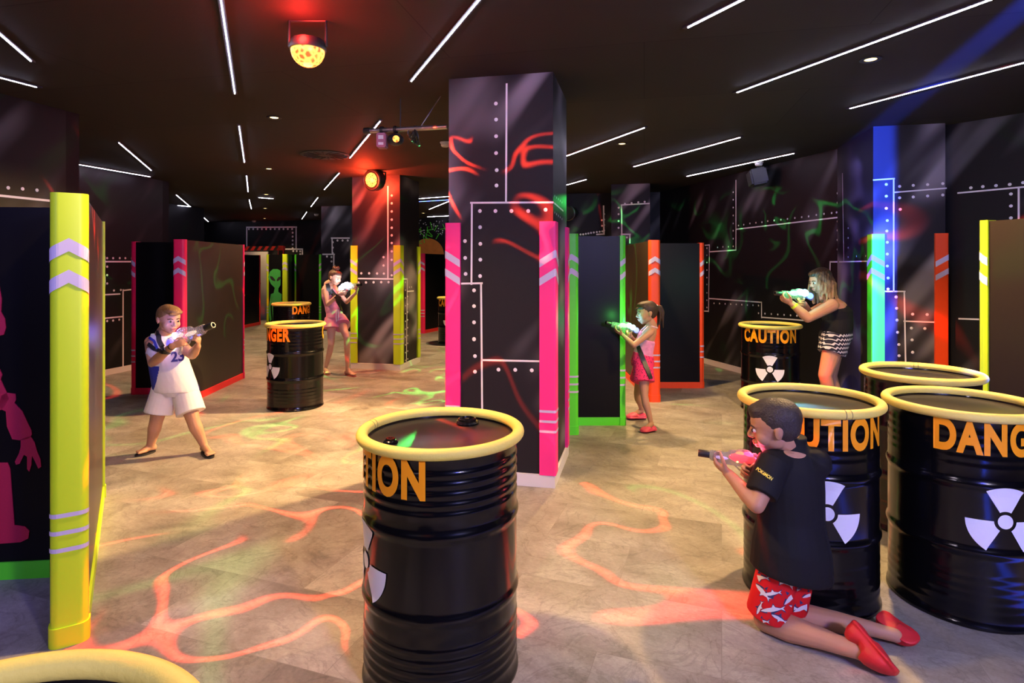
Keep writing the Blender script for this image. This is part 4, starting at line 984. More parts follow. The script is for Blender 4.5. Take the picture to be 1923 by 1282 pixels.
# ------------------------------------------------------------ kneeling boy in black (right foreground)
J = pose(pelvis=(1481, 1024, 2.46), neck=(1488, 838, 2.45), head=(1453, 800, 2.44), f=(-.90, .34, -.22), u=(-.2, 0, 1), sh=[(1531, 868, 2.425), (1451, 873, 2.395)],
         el=[(1486, 928, 2.46), (1421, 948, 2.33)], wr=[(1424, 903, 2.515), (1352, 889, 2.43)], hip=[(1501, 1022, 2.445), (1471, 1022, 2.415)], kn=[(1466, 1141, 2.535), (1441, 1180, 2.45)],
         an=[(1640, 1172, 2.365), (1605, 1216, 2.235)], toe=[(1720, 1203, 2.33), (1684, 1254, 2.165)])
J['kn'] = [V((1.143, 2.500, .052)), V((1.045, 2.452, .052))]; J['an'] = [V((1.425, 2.372, .060)), V((1.285, 2.240, .060))]
pr = [(-.12, .10, .07), (0, .115, .085), (.12, .11, .085), (.4, .098, .078), (.66, .115, .085), (.84, .122, .075), (.96, .08, .055)]
gr = (1422, 868, 2.475); gm = (1311, 851, 2.545)
GU_, GB_, GW_ = blaster('clear toy blaster glowing red and pink, held by the kneeling boy', at(1448, 872, 2.452), at(*gm), (0, 0, 1),
   [(.150, .010, (.080, .0215, .029), (1, .045, .05), 1.15), (.185, .008, (.028, .012, .018), (1, .05, .03), 3.5), (.165, .030, (.030, .012, .018), (1, .10, .03), 4.0), (.125, .035, (.030, .014, .018), (1, .03, .12), 3.6), (.10, .012, (.030, .013, .016), (1, .06, .22), 4.0), (.06, .030, (.014, .013, .014), (.35, .25, 1), 14.0), (.18, -.010, (.007, .022, .006), (1, .5, .05), 20.0), (.27, -.004, (.04, .010, .010), (.55, .40, .75), .8)], P=1.2, lcol=(1, .06, .10))
J['wr'][1] = GW_(.222, .030, -.085); J['wr'][0] = GW_(.055, -.035, -.075)
fr, lf, up_ = GB_.col
root, body, HB, HP = figure('boy in a black shirt and red shark shorts kneeling and aiming left', J, SK['deep'], 1.0, .212, .0036, hands=[((fr*.75 - lf*-.25 + up_*.25), lf*.9+fr*.1, .135, (45, 60, 45)), ((fr*.75 - lf*.30 + up_*.42), (up_*.8 - lf*.45), .135, (38, 50, 40), .3)], prof=pr, shoes=True, girth=.98, leg=1.13)
bm = bm_new(); a = .212/2
for x, y, z, r in ((-.20, 0, .30, (.90, .755, .78)), (-.34, 0, .02, (.66, .70, .66)), (-.02, 0, .62, (.80, .60, .48)), (.42, 0, .74, (.36, .46, .24))): sphere(bm, HP(x, y, z), tuple(k*a for k in r), 22, 14, 0, HB)
grow(bm, .004, 3, 'hair', hair_mat('short_dark_hair', (.012, .009, .008), (.06, .045, .04), (90, 90, 90)), root)
bt = [bvh(body)]
latU = (J['sh'][1]-J['sh'][0]).normalized()
bm = bm_new()
loft(bm, torso_rings(J, [(-.24, .168, .150, -.016), (-.20, .168, .151, -.016), (.02, .160, .144, -.014), (.3, .138, .116, -.008), (.6, .134, .108, -.006), (.82, .134, .096), (.95, .098, .075), (1.0, .066, .062), (1.05, .054, .054), (1.11, .053, .053)]))
for i in (0, 1):
    sh, el = J['sh'][i], J['el'][i]; e = sh.lerp(el, .74 if i else .7)
    limb(bm, [J['neck'] - V((0, 0, .055)), sh], [.055, .062]); ax = (el-sh).normalized(); l = latU.cross(ax).normalized(); f = l.cross(ax)
    loft(bm, [(sh-ax*.02, l*.062, f*.064), (sh.lerp(e, .55), l*.063, f*.063), (e, l*.060, f*.060)])
shirt = grow(bm, .0045, 3, 'shirt', mat('black_jersey', (.007, .007, .009), rough=.75, spec=.25, var=.2, bump=.12, bscale=40), root)
for v in shirt.data.vertices:           # the cloth rests against the barrel he hides behind
    q = V((v.co.x-1.389, v.co.y-2.791)); k = q.length
    if k < .2955: q *= .2955/k; v.co.x = 1.389+q.x; v.co.y = 2.791+q.y
ts = [bvh(shirt)]
add = bm_new()                          # bare gap below the collar and the sleeve lettering
gap = bm_new(); vs = [gap.verts.new((1492+21*math.cos(t)*(1 if math.cos(t) > 0 else 1), 851+(9 if math.sin(t) > 0 else 3)*math.sin(t)+.16*21*math.cos(t), 0)) for t in [2*math.pi*i/20 for i in range(20)]]
cc = gap.verts.new((1492, 852, 0))
for i in range(20): gap.faces.new((vs[i], vs[(i+1) % 20], cc))
stick(gap, ts, lambda x, y: (x, y), .0025, mi=1, target=add); gap.free()
tb = text_bm('POKéMON', 8.8, bold=.22, sx=.80, step=1.2); ca, sa = math.cos(.62), math.sin(.62)
stick(tb, ts, lambda x, y: (1436 + x*ca - y*-sa, 890 + x*sa - y*ca), .0035, mi=3, target=add)
for f in add.faces: pass
stick(tb, ts, lambda x, y: (1436 + x*ca + y*sa, 890 + x*sa - y*ca), .0045, mi=2, target=add); tb.free()
for m_ in (SK['deep'], mat('logo_yellow', (.85, .70, .08), rough=.5), mat('logo_blue', (.03, .05, .25), rough=.5)): shirt.data.materials.append(m_)
merge_into(shirt, add)
bm = bm_new(); lat = (J['hip'][1]-J['hip'][0]).normalized()
loft(bm, torso_rings(J, [(-.22, .100, .085), (-.1, .122, .098), (.05, .116, .092), (.25, .104, .084)]))
for i in (0, 1): leg_cloth(bm, J['hip'][i], J['kn'][i], .93 if i else .88, .070, .080, lat)
shorts = grow(bm, .0045, 3, 'shorts', mat('red_swim_shorts', (.66, .012, .018), rough=.7, spec=.2, var=.15, scale=12), root)
for m_ in (mat('shark_white', (.72, .72, .76), rough=.6), mat('shark_navy', (.03, .035, .13), rough=.6)): shorts.data.materials.append(m_)
tsh = [bvh(shorts), ts[0], bt[0]]
class _T(list): pass
only = bvh(shorts)
SHK = [(-1.0, .02), (-.75, .12), (-.45, .20), (-.2, .23), (-.05, .50), (.08, .22), (.35, .14), (.6, .06), (.95, .30), (.80, 0), (1.0, -.26), (.58, -.07), (.2, -.16), (.02, -.40), (-.12, -.17), (-.5, -.14), (-.8, -.08)]
BEL = [(-.92, .0), (-.6, .08), (-.2, .12), (.05, .10), (.3, .07), (.6, .01), (.86, .12), (.74, -.02), (.88, -.16), (.55, -.06), (.18, -.14), (.02, -.32), (-.10, -.15), (-.5, -.13), (-.8, -.07)]
def shark(add, cx, cy, L, ang, flip):
    for poly, mi, off in ((SHK, 2, .0022), (BEL, 1, .0034)):
        b = bm_new(); vs = []
        for x, y in poly:
            x, y = x*L, y*L*1.25*flip; vs.append(b.verts.new((cx + x*math.cos(ang) - y*math.sin(ang), cy - (x*math.sin(ang) + y*math.cos(ang)), 0)))
        b.faces.new(vs); bmesh.ops.triangulate(b, faces=b.faces[:]); bmesh.ops.subdivide_edges(b, edges=b.edges[:], cuts=2)
        bmesh.ops.recalc_face_normals(b, faces=b.faces[:])
        hits = {v: see([only], v.co.x, v.co.y, off) for v in b.verts}
        for f in b.faces:
            if all(hits[v] for v in f.verts):
                ps = [hits[v][0] for v in f.verts]
                if max((p-q).length for p in ps for q in ps) < .03: nf = add.faces.new([add.verts.new(p) for p in ps]); nf.material_index = mi
        b.free()
add = bm_new()
SS = 1.45
for q in ((1427, 1083, 15, -.1, 1), (1470, 1087, 20, -.62, 1), (1517, 1090, 17, .6, -1), (1434, 1111, 15, -.85, 1), (1451, 1114, 13, .15, -1), (1486, 1118, 16, .85, 1), (1521, 1115, 12, .35, 1), (1452, 1144, 17, .1, -1), (1509, 1138, 16, .45, 1), (1431, 1165, 11, -.1, 1), (1463, 1160, 12, -.5, 1), (1427, 1140, 10, 1.2, 1), (1492, 1140, 9, -.4, 1), (1500, 1072, 12, .2, 1)): shark(add, q[0], q[1], q[2]*SS, q[3], q[4])
merge_into(shorts, add)
def clog(bm, heel, toe, sole_n, L, wk=1.42, hk=.66):
    f = (toe-heel).normalized(); n = (sole_n - f*sole_n.dot(f)).normalized(); l = f.cross(n); c = heel.lerp(toe, .5)
    B3 = Matrix((f, l, -n)).transposed(); P = lambda x, y, z: c + B3 @ V((x*L, y*L, z*L))
    prof = [(-.50, .10), (-.47, .155), (-.38, .185), (-.2, .175), (0, .185), (.18, .215), (.34, .205), (.45, .15), (.50, .08)]
    for z0, z1, gr_ in ((-.0, .075, 1.06), ):
        sec = []
        for x, w in prof: sec.append((P(x, 0, .04), l*w*L*gr_*wk, n*.07*L))
        loft(bm, sec, 20)
    loft(bm, [(P(x, 0, .04+h*.45*hk/.66*.8), l*w*L*wk, n*h*L*hk) for x, w, h in ((-.02, .17, .24), (.10, .19, .235), (.22, .195, .20), (.34, .18, .15), (.45, .12, .085), (.49, .06, .05))], 20)
    loft(bm, [(P(x, 0, .04+h*.45*hk/.66*.8), l*w*L*wk, n*h*L*hk) for x, w, h in ((-.49, .10, .12), (-.42, .16, .19), (-.30, .175, .20), (-.15, .172, .14), (0, .172, .20))], 20)
    return B3, P
RC = mat('red_clog', (.62, .02, .03), rough=.5, spec=.4, var=.1, scale=14, bump=.1, bscale=120)
for i, (hl, to, sn) in enumerate((((1652, 1152, 2.435), (1724, 1207, 2.315), (.25, -.55, .75)), ((1605, 1166, 2.29), (1688, 1262, 2.14), (.72, .10, .65)))):
    h_, t_ = at(*hl), at(*to); bm = bm_new(); B3, P3 = clog(bm, h_, t_, V(sn), (t_-h_).length, 1.55, 1.05)
    LL = (t_-h_).length
    
    zmin = min(v.co.z for v in bm.verts); dz = max(0, .003-zmin)
    for v in bm.verts: v.co.z += dz
    sh_ = grow(bm, .0035, 3, 'clog', RC, root)
    bm = bm_new()
    for s in (-1, 1):
        lathe(bm, [(0, .010), (.009, .009), (.011, 0), (0, -.004)], P3(-.02, s*.19, .20)+V((0, 0, dz)), 14, 0, frame_z(B3 @ V((0, s, .1))))
    r_ = build('strap_rivet', bm, M['black_plastic'], smooth='all'); r_.parent = sh_; r_.matrix_parent_inverse = (Matrix.Translation(root.location)).inverted() if False else Matrix.Identity(4)
    r_.data.transform(Matrix.Translation(-V(root.location)))
    if (zmin+dz) > .1: pass
# ------------------------------------------------------------ boy in the white number 23 jersey
J = pose(pelvis=(328, 720, 4.80), neck=(304, 629, 4.80), head=(317, 599, 4.73), f=(.80, -.52, -.20), u=(.1, -.05, 1), sh=[(284, 642, 4.78), (329, 640, 4.90)], el=[(287, 681, 4.70), (361, 666, 4.74)],
         wr=[(325, 652, 4.50), (373, 640, 4.50)], hip=[(310, 727, 4.80), (346, 727, 4.82)], kn=[(294, 788, 4.76), (362, 787, 4.76)], an=[(282, 839, 4.80), (384, 838, 4.79)], toe=[(256, 853, 4.70), (397, 854, 4.66)])
SH2 = mat
GQ, GB_, GW_ = blaster('clear toy blaster with a violet glowing stock, held by the boy in the white jersey', at(313, 645, 4.56), at(401, 611, 4.43), (0, 0, 1),
   [(.02, -.006, (.020, .012, .026), (.12, .08, 1), 1.7), (.045, .004, (.012, .012, .020), (.18, .12, 1), 2.0), (.075, .030, (.010, .012, .022), (.75, .75, 1), 14.0), (.12, .02, (.03, .012, .014), (.8, .6, .55), .9), (.21, .005, (.05, .012, .014), (.75, .62, .50), .8), (.24, -.024, (.05, .009, .008), (.25, .25, .9), .8)], P=1.6, lcol=(.25, .22, 1), shellcol=(.66, .64, .66))
fr, lf, up_ = GB_.col
J['wr'][0] = at(324, 649, 4.47); J['wr'][1] = GW_(.215, .020, -.085)
root, body, HB, HP = figure('boy in a white number 23 jersey standing and aiming right', J, SK['tan'], 1.03, .220, .0045, hands=[(fr*.8 + lf*.35 + up_*.05, lf*.9, .135, (45, 62, 45)), (fr*.75 - lf*.35 + up_*.5, up_*.75 - lf*.5, .135, (40, 52, 40), .3)], girth=1.06, arm=1.12, leg=1.06, prof=[(-.16, .09, .075), (-.05, .13, .10), (.1, .135, .112), (.35, .128, .108), (.65, .13, .10), (.85, .13, .083), (.97, .088, .06)])
a = .11; bm = bm_new()
for x, y, z, r in ((-.16, 0, .30, (.90, .745, .74)), (-.30, 0, .05, (.68, .71, .62)), (.20, 0, .72, (.72, .58, .33)), (.62, .10, .66, (.34, .48, .20)), (.80, -.12, .56, (.18, .36, .13))): sphere(bm, HP(x, y, z), tuple(k*a for k in r), 22, 14, 0, HB)
grow(bm, .0042, 3, 'hair', hair_mat('light_brown_hair', (.10, .05, .02), (.30, .17, .07), (70, 70, 40)), root)
lat = (J['sh'][1]-J['sh'][0]).normalized(); hlat = (J['hip'][1]-J['hip'][0]).normalized(); fwd = lat.cross(V((0, 0, 1))).normalized()
bm = bm_new()
loft(bm, torso_rings(J, [(-.15, .172, .135), (-.1, .172, .137), (.15, .160, .134), (.4, .150, .128), (.65, .145, .115), (.80, .120, .098), (.92, .104, .082), (.985, .085, .066)]))
for i in (0, 1): tube(bm, [J['sh'][i].lerp(J['neck'], .28) - V((0, 0, .05)), J['sh'][i].lerp(J['neck'], .42) + V((0, 0, .042))], [.055, .034], 12)
WJ = mat('white_jersey', (.72, .70, .76), rough=.7, spec=.2, var=.05, bump=.1, bscale=30); BJ = mat('royal_blue', (.035, .05, .36), rough=.65, spec=.2)
pc = J['pelvis']
jersey = grow(bm, .005, 3, 'jersey', [WJ, BJ, mat('number_navy', (.03, .03, .20), rough=.6)], root, lambda c, n: 1 if abs((c-pc).dot(lat)) > .146 - .11*(c-pc).z and (c-pc).z < .16 else 0)
tj = [bvh(jersey)]
for tx, px, py, sz in (('23', 333, 669, 26),):
    tb = text_bm(tx, sz, bold=.9, sx=1.0, step=1.2); add = bm_new(); ca, sa = math.cos(.10), -math.sin(.10)
    stick(tb, tj, lambda x, y: (px + x*ca + y*sa*.3, py + x*sa - y*ca), .004, mi=2, target=add); tb.free(); merge_into(jersey, add)
bm = bm_new()
loft(bm, torso_rings(J, [(-.24, .12, .10), (-.1, .158, .122), (.1, .148, .118)]))
for i in (0, 1): leg_cloth(bm, J['hip'][i], J['kn'][i], .80, .094, .108, hlat)
grow(bm, .005, 3, 'shorts', [WJ, BJ], root, lambda c, n: 1 if (c-pc).dot(-hlat) > .158 + .25*max(0, -(c-pc).z-.05) else 0)
allq = [bvh(o) for o in root.children if o.name.startswith(('body', 'jersey'))]
strap('harness_strap', allq, [(297, 620), (299, 640), (307, 655), (312, 662)], .035, M['black_plastic'], root)
strap('harness_strap', allq, [(279, 645), (290, 655), (305, 660), (318, 663)], .030, M['black_plastic'], root)
strap('jersey_trim', allq, [(281, 634), (290, 640), (296, 655)], .018, BJ, root)
def flipflop(root, an, toe, k=1.0, m=None, strapm=None):
    tf = V((toe.x-an.x, toe.y-an.y, 0)).normalized(); lat = V((-tf.y, tf.x, 0)); c = V((an.x, an.y, 0)); L = (V((toe.x, toe.y, 0))-c).length
    pts = []
    for i in range(28):
        t = 2*math.pi*i/28; x = math.cos(t); y = math.sin(t); X = -.045*k + (L+.055*k)*(x+1)/2; w = (.032+.012*(x+1)/2)*k
        q = c + tf*X + lat*w*y; pts.append((q.x, q.y))
    bm = bm_new(); prism(bm, pts, .001, .015); o = build('flip_flop', bm, m or M['black_plastic']); keep(o, root)
    bm = bm_new(); b = c + tf*(L-.035*k); mid = c + tf*(L*.55); z = .015
    tube(bm, [b + V((0, 0, z)), b + V((0, 0, z+.024*k)) - tf*.012*k, mid + lat*.012*k + V((0, 0, z+.040*k)), c + tf*(L*.32) + lat*.040*k + V((0, 0, z))], .0055*k, 8)
    tube(bm, [b + V((0, 0, z+.024*k)) - tf*.012*k, mid - lat*.012*k + V((0, 0, z+.040*k)), c + tf*(L*.32) - lat*.040*k + V((0, 0, z))], .0055*k, 8)
    s_ = build('thong_strap', bm, strapm or M['black_plastic'], smooth='all'); s_.parent = o; s_.data.transform(Matrix.Translation(-V(root.location)))
for i in (0, 1): flipflop(root, J['an'][i], J['toe'][i])
bm = bm_new(); w0 = J['wr'][0]; d = (w0-J['el'][0]).normalized(); lathe(bm, [(.024, -.006), (.027, -.006), (.027, .006), (.024, .006)], w0 - d*.015, 20, 0, frame_z(d), closed=True); keep(build('wristband', bm, M['black_plastic'], smooth=True), root)
# ------------------------------------------------------------ girl in the pink playsuit
J = pose(pelvis=(630, 592, 8.30), neck=(616, 534, 8.28), head=(629.5, 521, 8.22), f=(.84, -.42, -.34), u=(.25, -.1, 1), sh=[(611, 540, 8.22), (628, 540, 8.42)], el=[(616, 571, 8.10), (651, 567, 8.22)], wr=[(638, 550, 8.0), (661, 549, 8.05)],
         hip=[(622, 600, 8.27), (639, 600, 8.37)], kn=[(622, 646, 8.18), (651, 634, 8.10)], an=[(611.5, 692, 8.40), (652.5, 692, 8.22)], toe=[(616, 704, 8.20), (667, 704, 8.10)], bend=(-.02, 0, 0))
GR, GB_, GW_ = blaster('toy blaster glowing bright white, held by the girl in the pink playsuit', at(636, 541, 8.08), at(678.5, 534.5, 7.85), (0, 0, 1),
   [(.03, .0, (.025, .016, .025), (.9, .9, 1), 20), (.08, .02, (.034, .018, .030), (.95, .93, 1), 34), (.14, .025, (.034, .018, .028), (.95, .95, 1), 34), (.20, .012, (.03, .016, .02), (.9, .95, 1), 14)], P=2.4, lcol=(.85, .82, 1))
fr, lf, up_ = GB_.col
J['wr'][0] = GW_(.05, -.045, -.075); J['wr'][1] = GW_(.26, .035, -.085)
root, body, HB, HP = figure('girl in a pink playsuit with a hair bun aiming right by the far column', J, SK['light'], 1.08, .205, .005, hands=[(fr*.85 + lf*.3, lf, .145, (45, 62, 45)), (fr*.7 - lf*.3 + up_*.5, up_*.75 - lf*.5, .145, (45, 55, 40), .3)], girth=.92, arm=.80, leg=.85)
a = .1025; bm = bm_new()
for x, y, z, r in ((-.20, 0, .30, (.90, .75, .75)), (-.34, 0, -.05, (.62, .70, .66)), (.16, 0, .70, (.66, .60, .32)), (-.30, 0, 1.10, (.40, .40, .36)), (-.10, .1, 1.32, (.26, .24, .26)), (-.55, -.1, 1.18, (.24, .24, .24)), (-.72, 0, -.50, (.24, .34, .34))): sphere(bm, HP(x, y, z), tuple(k*a for k in r), 20, 12, 0, HB)
for i in range(16):
    t = i*.4; p = HP(-.3+.35*math.cos(t), .35*math.sin(t), 1.1+.1*math.sin(3*t)); q = p + HB @ V((math.cos(t)*.2*a, math.sin(t)*.2*a, (.25+.15*math.sin(5*t))*a)); tube(bm, [p, q], [.05*a, .03*a], 8)
grow(bm, .0045, 2, 'hair', hair_mat('dark_brown_bun', (.03, .012, .008), (.12, .05, .03), (80, 80, 30)), root)
bm = bm_new()
loft(bm, torso_rings(J, [(-.02, .120, .102), (.15, .116, .100), (.3, .105, .090), (.6, .118, .094), (.78, .112, .084), (.90, .085, .064)]))
for i in (0, 1): tube(bm, [J['sh'][i].lerp(J['neck'], .35) - V((0, 0, .05)), J['sh'][i].lerp(J['neck'], .45) + V((0, 0, .040))], [.042, .022], 12)
PKT = mat('pink_print', (.72, .30, .40), rough=.7, spec=.2, var=.45, scale=26); grow(bm, .005, 3, 'top', PKT, root)
bm = bm_new(); hl = (J['hip'][1]-J['hip'][0]).normalized(); loft(bm, torso_rings(J, [(-.20, .10, .09), (-.08, .142, .115), (.08, .116, .098), (.14, .104, .090), (.22, .112, .094)]))
for i in (0, 1): leg_cloth(bm, J['hip'][i], J['kn'][i], .36, .085, .112, hl)
grow(bm, .005, 3, 'shorts', mat('pink_cloth', (.62, .20, .32), rough=.7, spec=.2, var=.12, scale=8, bump=.3, bscale=18), root)
allq = [bvh(o) for o in root.children if o.name.startswith(('body', 'top', 'shorts'))]
strap('waist_tie', allq, [(631.5, 581), (631, 594), (632, 604)], .012, M['white_paint'], root); strap('waist_tie', allq, [(634, 581), (635.5, 594), (635, 602)], .012, M['white_paint'], root)
strap('harness_strap', allq, [(615, 532), (617, 545), (621, 553)], .06, M['black_plastic'], root); strap('harness_strap', allq, [(634, 556), (638, 570), (641, 584)], .085, M['black_plastic'], root); strap('harness_strap', allq, [(620, 545), (626, 552), (634, 558)], .07, M['black_plastic'], root)
for i in (0, 1): flipflop(root, J['an'][i], J['toe'][i], 1.0, mat('coral_sole', (.5, .14, .10), rough=.6), mat('coral_strap', (.6, .15, .12), rough=.5))
# ------------------------------------------------------------ small girl in pink, facing left
J = pose(pelvis=(1208, 676, 5.62), neck=(1225, 613, 5.62), head=(1214, 587, 5.60), f=(-.95, -.12, -.12), u=(-.05, 0, 1), sh=[(1219, 622, 5.73), (1222, 623, 5.50)], el=[(1192, 643, 5.76), (1190, 648, 5.42)], wr=[(1183, 628, 5.66), (1166, 622, 5.46)],
         hip=[(1207, 688, 5.69), (1208, 690, 5.56)], kn=[(1197, 738, 5.78), (1210, 742, 5.47)], an=[(1205, 770, 5.86), (1223, 796, 5.42)], toe=[(1178, 786, 5.86), (1206, 812, 5.37)], bend=(-.025, 0, 0))
GS, GB_, GW_ = blaster('toy blaster glowing green with a blue end, held by the small girl', at(1200, 621, 5.58), at(1137.5, 606, 5.50), (0, 0, 1),
   [(.03, .0, (.03, .016, .028), (.20, .25, 1), 3.0), (.08, .02, (.035, .018, .030), (.35, .85, .75), 5.0), (.13, .03, (.035, .018, .028), (.15, 1, .2), 6.0), (.19, .02, (.05, .018, .024), (.12, 1, .12), 6.5), (.135, -.035, (.010, .008, .010), (.75, 1, .05), 10), (.23, .0, (.03, .014, .016), (.2, .9, .2), 3.0)], P=1.3, lcol=(.15, .45, 1))
point('blaster_light', at(1163, 598, 5.44), 2.2, (.12, 1, .15), .02)
fr, lf, up_ = GB_.col
J['wr'][0] = GW_(.055, -.040, -.080); J['wr'][1] = GW_(.20, .030, -.078)
root, body, HB, HP = figure('small girl in a pink halter top and pink shorts aiming left', J, SK['warm'], .92, .208, .0045, hands=[(fr*.85 + lf*.35 + up_*.1, lf, .125, (45, 62, 45)), (fr*.85 - lf*.2 + up_*.25, up_*.85 - lf*.3, .125, (25, 45, 40), .3)], girth=.95, arm=.82, leg=.84, shoes=True)
a = .104; bm = bm_new()
for x, y, z, r in ((-.20, 0, .30, (.90, .76, .78)), (-.38, 0, .0, (.62, .68, .62)), (.10, 0, .72, (.72, .60, .34)), (.34, 0, .58, (.44, .64, .34))): sphere(bm, HP(x, y, z), tuple(k*a for k in r), 20, 12, 0, HB)
for k, (dx, dy) in enumerate(((0, 0), (.1, .12), (-.1, -.12), (.16, -.06), (-.18, .08), (.05, -.2))):
    limb(bm, [HP(-.95, dy*.4, .40), HP(-1.18+dx, dy, .34), HP(-1.32+dx, dy*1.4, -.15), HP(-1.22+dx, dy*1.6, -.75), HP(-1.08+dx*1.4, dy*2, -1.15-.1*k)], [.16*a, .17*a, .15*a, .11*a, .035*a], 10)
for k in range(5): tube(bm, [HP(.74, -.2+.12*k, .62), HP(.86+.05*k, -.3+.16*k, .50), HP(.92+.03*k, -.34+.2*k, .30)], [.06*a, .035*a, .02*a], 8)
grow(bm, .0042, 2, 'hair', hair_mat('dark_ponytail', (.014, .008, .006), (.06, .032, .02), (70, 70, 25)), root)
bm = bm_new(); lathe(bm, [(.10*a, -.06*a), (.20*a, -.05*a), (.22*a, 0), (.20*a, .05*a), (.10*a, .06*a)], HP(-1.02, 0, .40), 20, 0, frame_z(HB @ V((1, 0, .1))), closed=True); keep(build('hair_tie', bm, M['white_paint'], smooth='all'), root)
bm = bm_new(); loft(bm, torso_rings(J, [(-.05, .105, .098), (.3, .098, .090), (.58, .104, .088), (.70, .080, .074, .018), (.80, .045, .055, .03)]))
grow(bm, .0045, 3, 'top', mat('pink_lilac_print', (.66, .25, .48), rough=.7, spec=.2, var=.5, scale=30), root)
hl = (J['hip'][1]-J['hip'][0]).normalized(); bm = bm_new(); loft(bm, torso_rings(J, [(-.24, .10, .095), (-.08, .125, .112), (.10, .112, .102), (.18, .106, .098)]))
for i in (0, 1): leg_cloth(bm, J['hip'][i], J['kn'][i], .52, .082, .094, hl)
ms = mat('magenta_print', (.68, .03, .13), rough=.7, spec=.2, var=.1)
nt = ms.node_tree; vo = nd(nt, 'ShaderNodeTexVoronoi', Scale=55.0); tc = [n for n in nt.nodes if n.type == 'TEX_COORD'][0]; nt.links.new(tc.outputs['Object'], vo.inputs['Vector'])
cr = nd(nt, 'ShaderNodeValToRGB'); e = cr.color_ramp.elements; e[0].position = .22; e[0].color = (.05, .012, .05, 1); e[1].position = .34; e[1].color = (.74, .035, .15, 1); nt.links.new(vo.outputs['Distance'], cr.inputs[0]); nt.links.new(cr.outputs[0], nt.nodes['Principled BSDF'].inputs['Base Color'])
grow(bm, .0045, 3, 'shorts', ms, root)
allq = [bvh(o) for o in root.children if o.name.startswith(('body', 'top', 'shorts'))]
strap('harness_strap', allq, [(1199, 650), (1206, 670), (1214, 690), (1222, 711)], .042, M['black_plastic'], root)
bm = bm_new(); nk = J['neck']; tube(bm, [nk + V((.046*math.cos(t), .048*math.sin(t), -.016*math.cos(t)+.004)) for t in [2*math.pi*i/20 for i in range(21)]] , .0065, 8, caps=False); c_ = at(1205, 640, 5.53)
for s in (-1, 1): tube(bm, [nk + V((-.040, .026*s, .016)), J['pelvis'].lerp(nk, .86) + V((-.088, .045*s, 0)), J['pelvis'].lerp(nk, .72) + V((-.086, .045*s, 0))], .0065, 8)
keep(build('halter_strap', bm, mat('lilac_strap', (.7, .5, .6), rough=.6), smooth='all'), root)
PC = mat('pink_clog', (.66, .06, .14), rough=.5)
for i in (0, 1):
    an, toe = J['an'][i], J['toe'][i]; tf = V((toe.x-an.x, toe.y-an.y, 0)).normalized(); hl_ = V((an.x, an.y, .012)) - tf*.045; to = V((toe.x, toe.y, .012)) + tf*.01; L = (to-hl_).length
    bm = bm_new(); clog(bm, hl_, to, V((0, 0, -1)), L); zm = min(v.co.z for v in bm.verts)
    for v in bm.verts: v.co.z += .008-zm
    sh_ = grow(bm, .0045, 3, 'clog', PC, root)
    bm = bm_new(); lat = V((-tf.y, tf.x, 0)); pts = []
    for q in range(30):
        t = 2*math.pi*q/30; c = hl_.lerp(to, .5) + tf*math.cos(t)*L*.535 + lat*math.sin(t)*L*(.345+.03*math.cos(t)); pts.append((c.x, c.y))
    prism(bm, pts, .001, .020); s_ = build('sole', bm, M['white_trim']); s_.parent = sh_; s_.data.transform(Matrix.Translation(-V(root.location)))
    bm = bm_new(); c = to - tf*L*.28 + V((0, 0, .062))
    for q in range(5): t = q*1.2566; sphere(bm, c + lat*.012*math.cos(t) + tf*.012*math.sin(t), .0075, 8, 6)
    s_ = build('flower_charm', bm, M['white_paint'], smooth='all'); s_.parent = sh_; s_.data.transform(Matrix.Translation(-V(root.location)))
# ------------------------------------------------------------ woman at the barrel
J = pose(pelvis=(1568, 628, 5.80), neck=(1560, 560, 5.78), head=(1540, 527, 5.77), f=(-.94, -.10, -.30), u=(-.15, 0, 1), sh=[(1552, 574, 5.96), (1563, 573, 5.60)], el=[(1518, 590, 5.92), (1517, 597, 5.50)], wr=[(1492, 574, 5.70), (1480, 572, 5.53)],
         hip=[(1567, 636, 5.90), (1569, 636, 5.72)], kn=[(1560, 704, 5.90), (1549, 704, 5.66)], an=[(1584, 777, 5.93), (1573, 778, 5.72)], toe=[(1556, 788, 5.93), (1545, 795, 5.66)], bend=(.045, 0, .0))
GT, GB_, GW_ = blaster('toy blaster glowing green and blue, held by the woman in the black tank top', at(1527, 556, 5.62), at(1455, 551, 5.55), (0, 0, 1),
   [(.03, .0, (.03, .018, .028), (.08, .22, 1), 6.0), (.09, .025, (.04, .02, .034), (.25, .9, .8), 11), (.14, .03, (.035, .02, .03), (.2, 1, .45), 11), (.20, .015, (.05, .018, .024), (.1, 1, .2), 7.0), (.15, -.035, (.010, .008, .010), (.75, 1, .05), 10)], P=3.0, lcol=(.1, .5, 1))
point('blaster_light', at(1486, 538, 5.50), 4.0, (.10, 1, .3), .02)
fr, lf, up_ = GB_.col
J['wr'][0] = GW_(.06, -.040, -.080); J['wr'][1] = GW_(.245, .035, -.080)
root, body, HB, HP = figure('woman in a black tank top with long wavy hair aiming left', J, SK['warm'], 1.28, .225, .005, hands=[(fr*.85 + lf*.3, lf, .170, (45, 62, 45)), (fr*.85 - lf*.25 + up_*.35, up_*.8 - lf*.4, .170, (40, 55, 40), .3)], girth=1.1, arm=1.05, leg=1.0,
     prof=[(-.16, .12, .09), (-.05, .17, .135), (.1, .165, .135), (.35, .14, .12), (.65, .155, .125), (.85, .165, .10), (.97, .10, .065)])
a = .1125; bm = bm_new()
for x, y, z, r in ((-.20, 0, .32, (.92, .80, .80)), (-.40, 0, -.10, (.64, .76, .78)), (.05, 0, .74, (.76, .60, .34))): sphere(bm, HP(x, y, z), tuple(k*a for k in r), 20, 12, 0, HB)
rnd = random.Random(5)
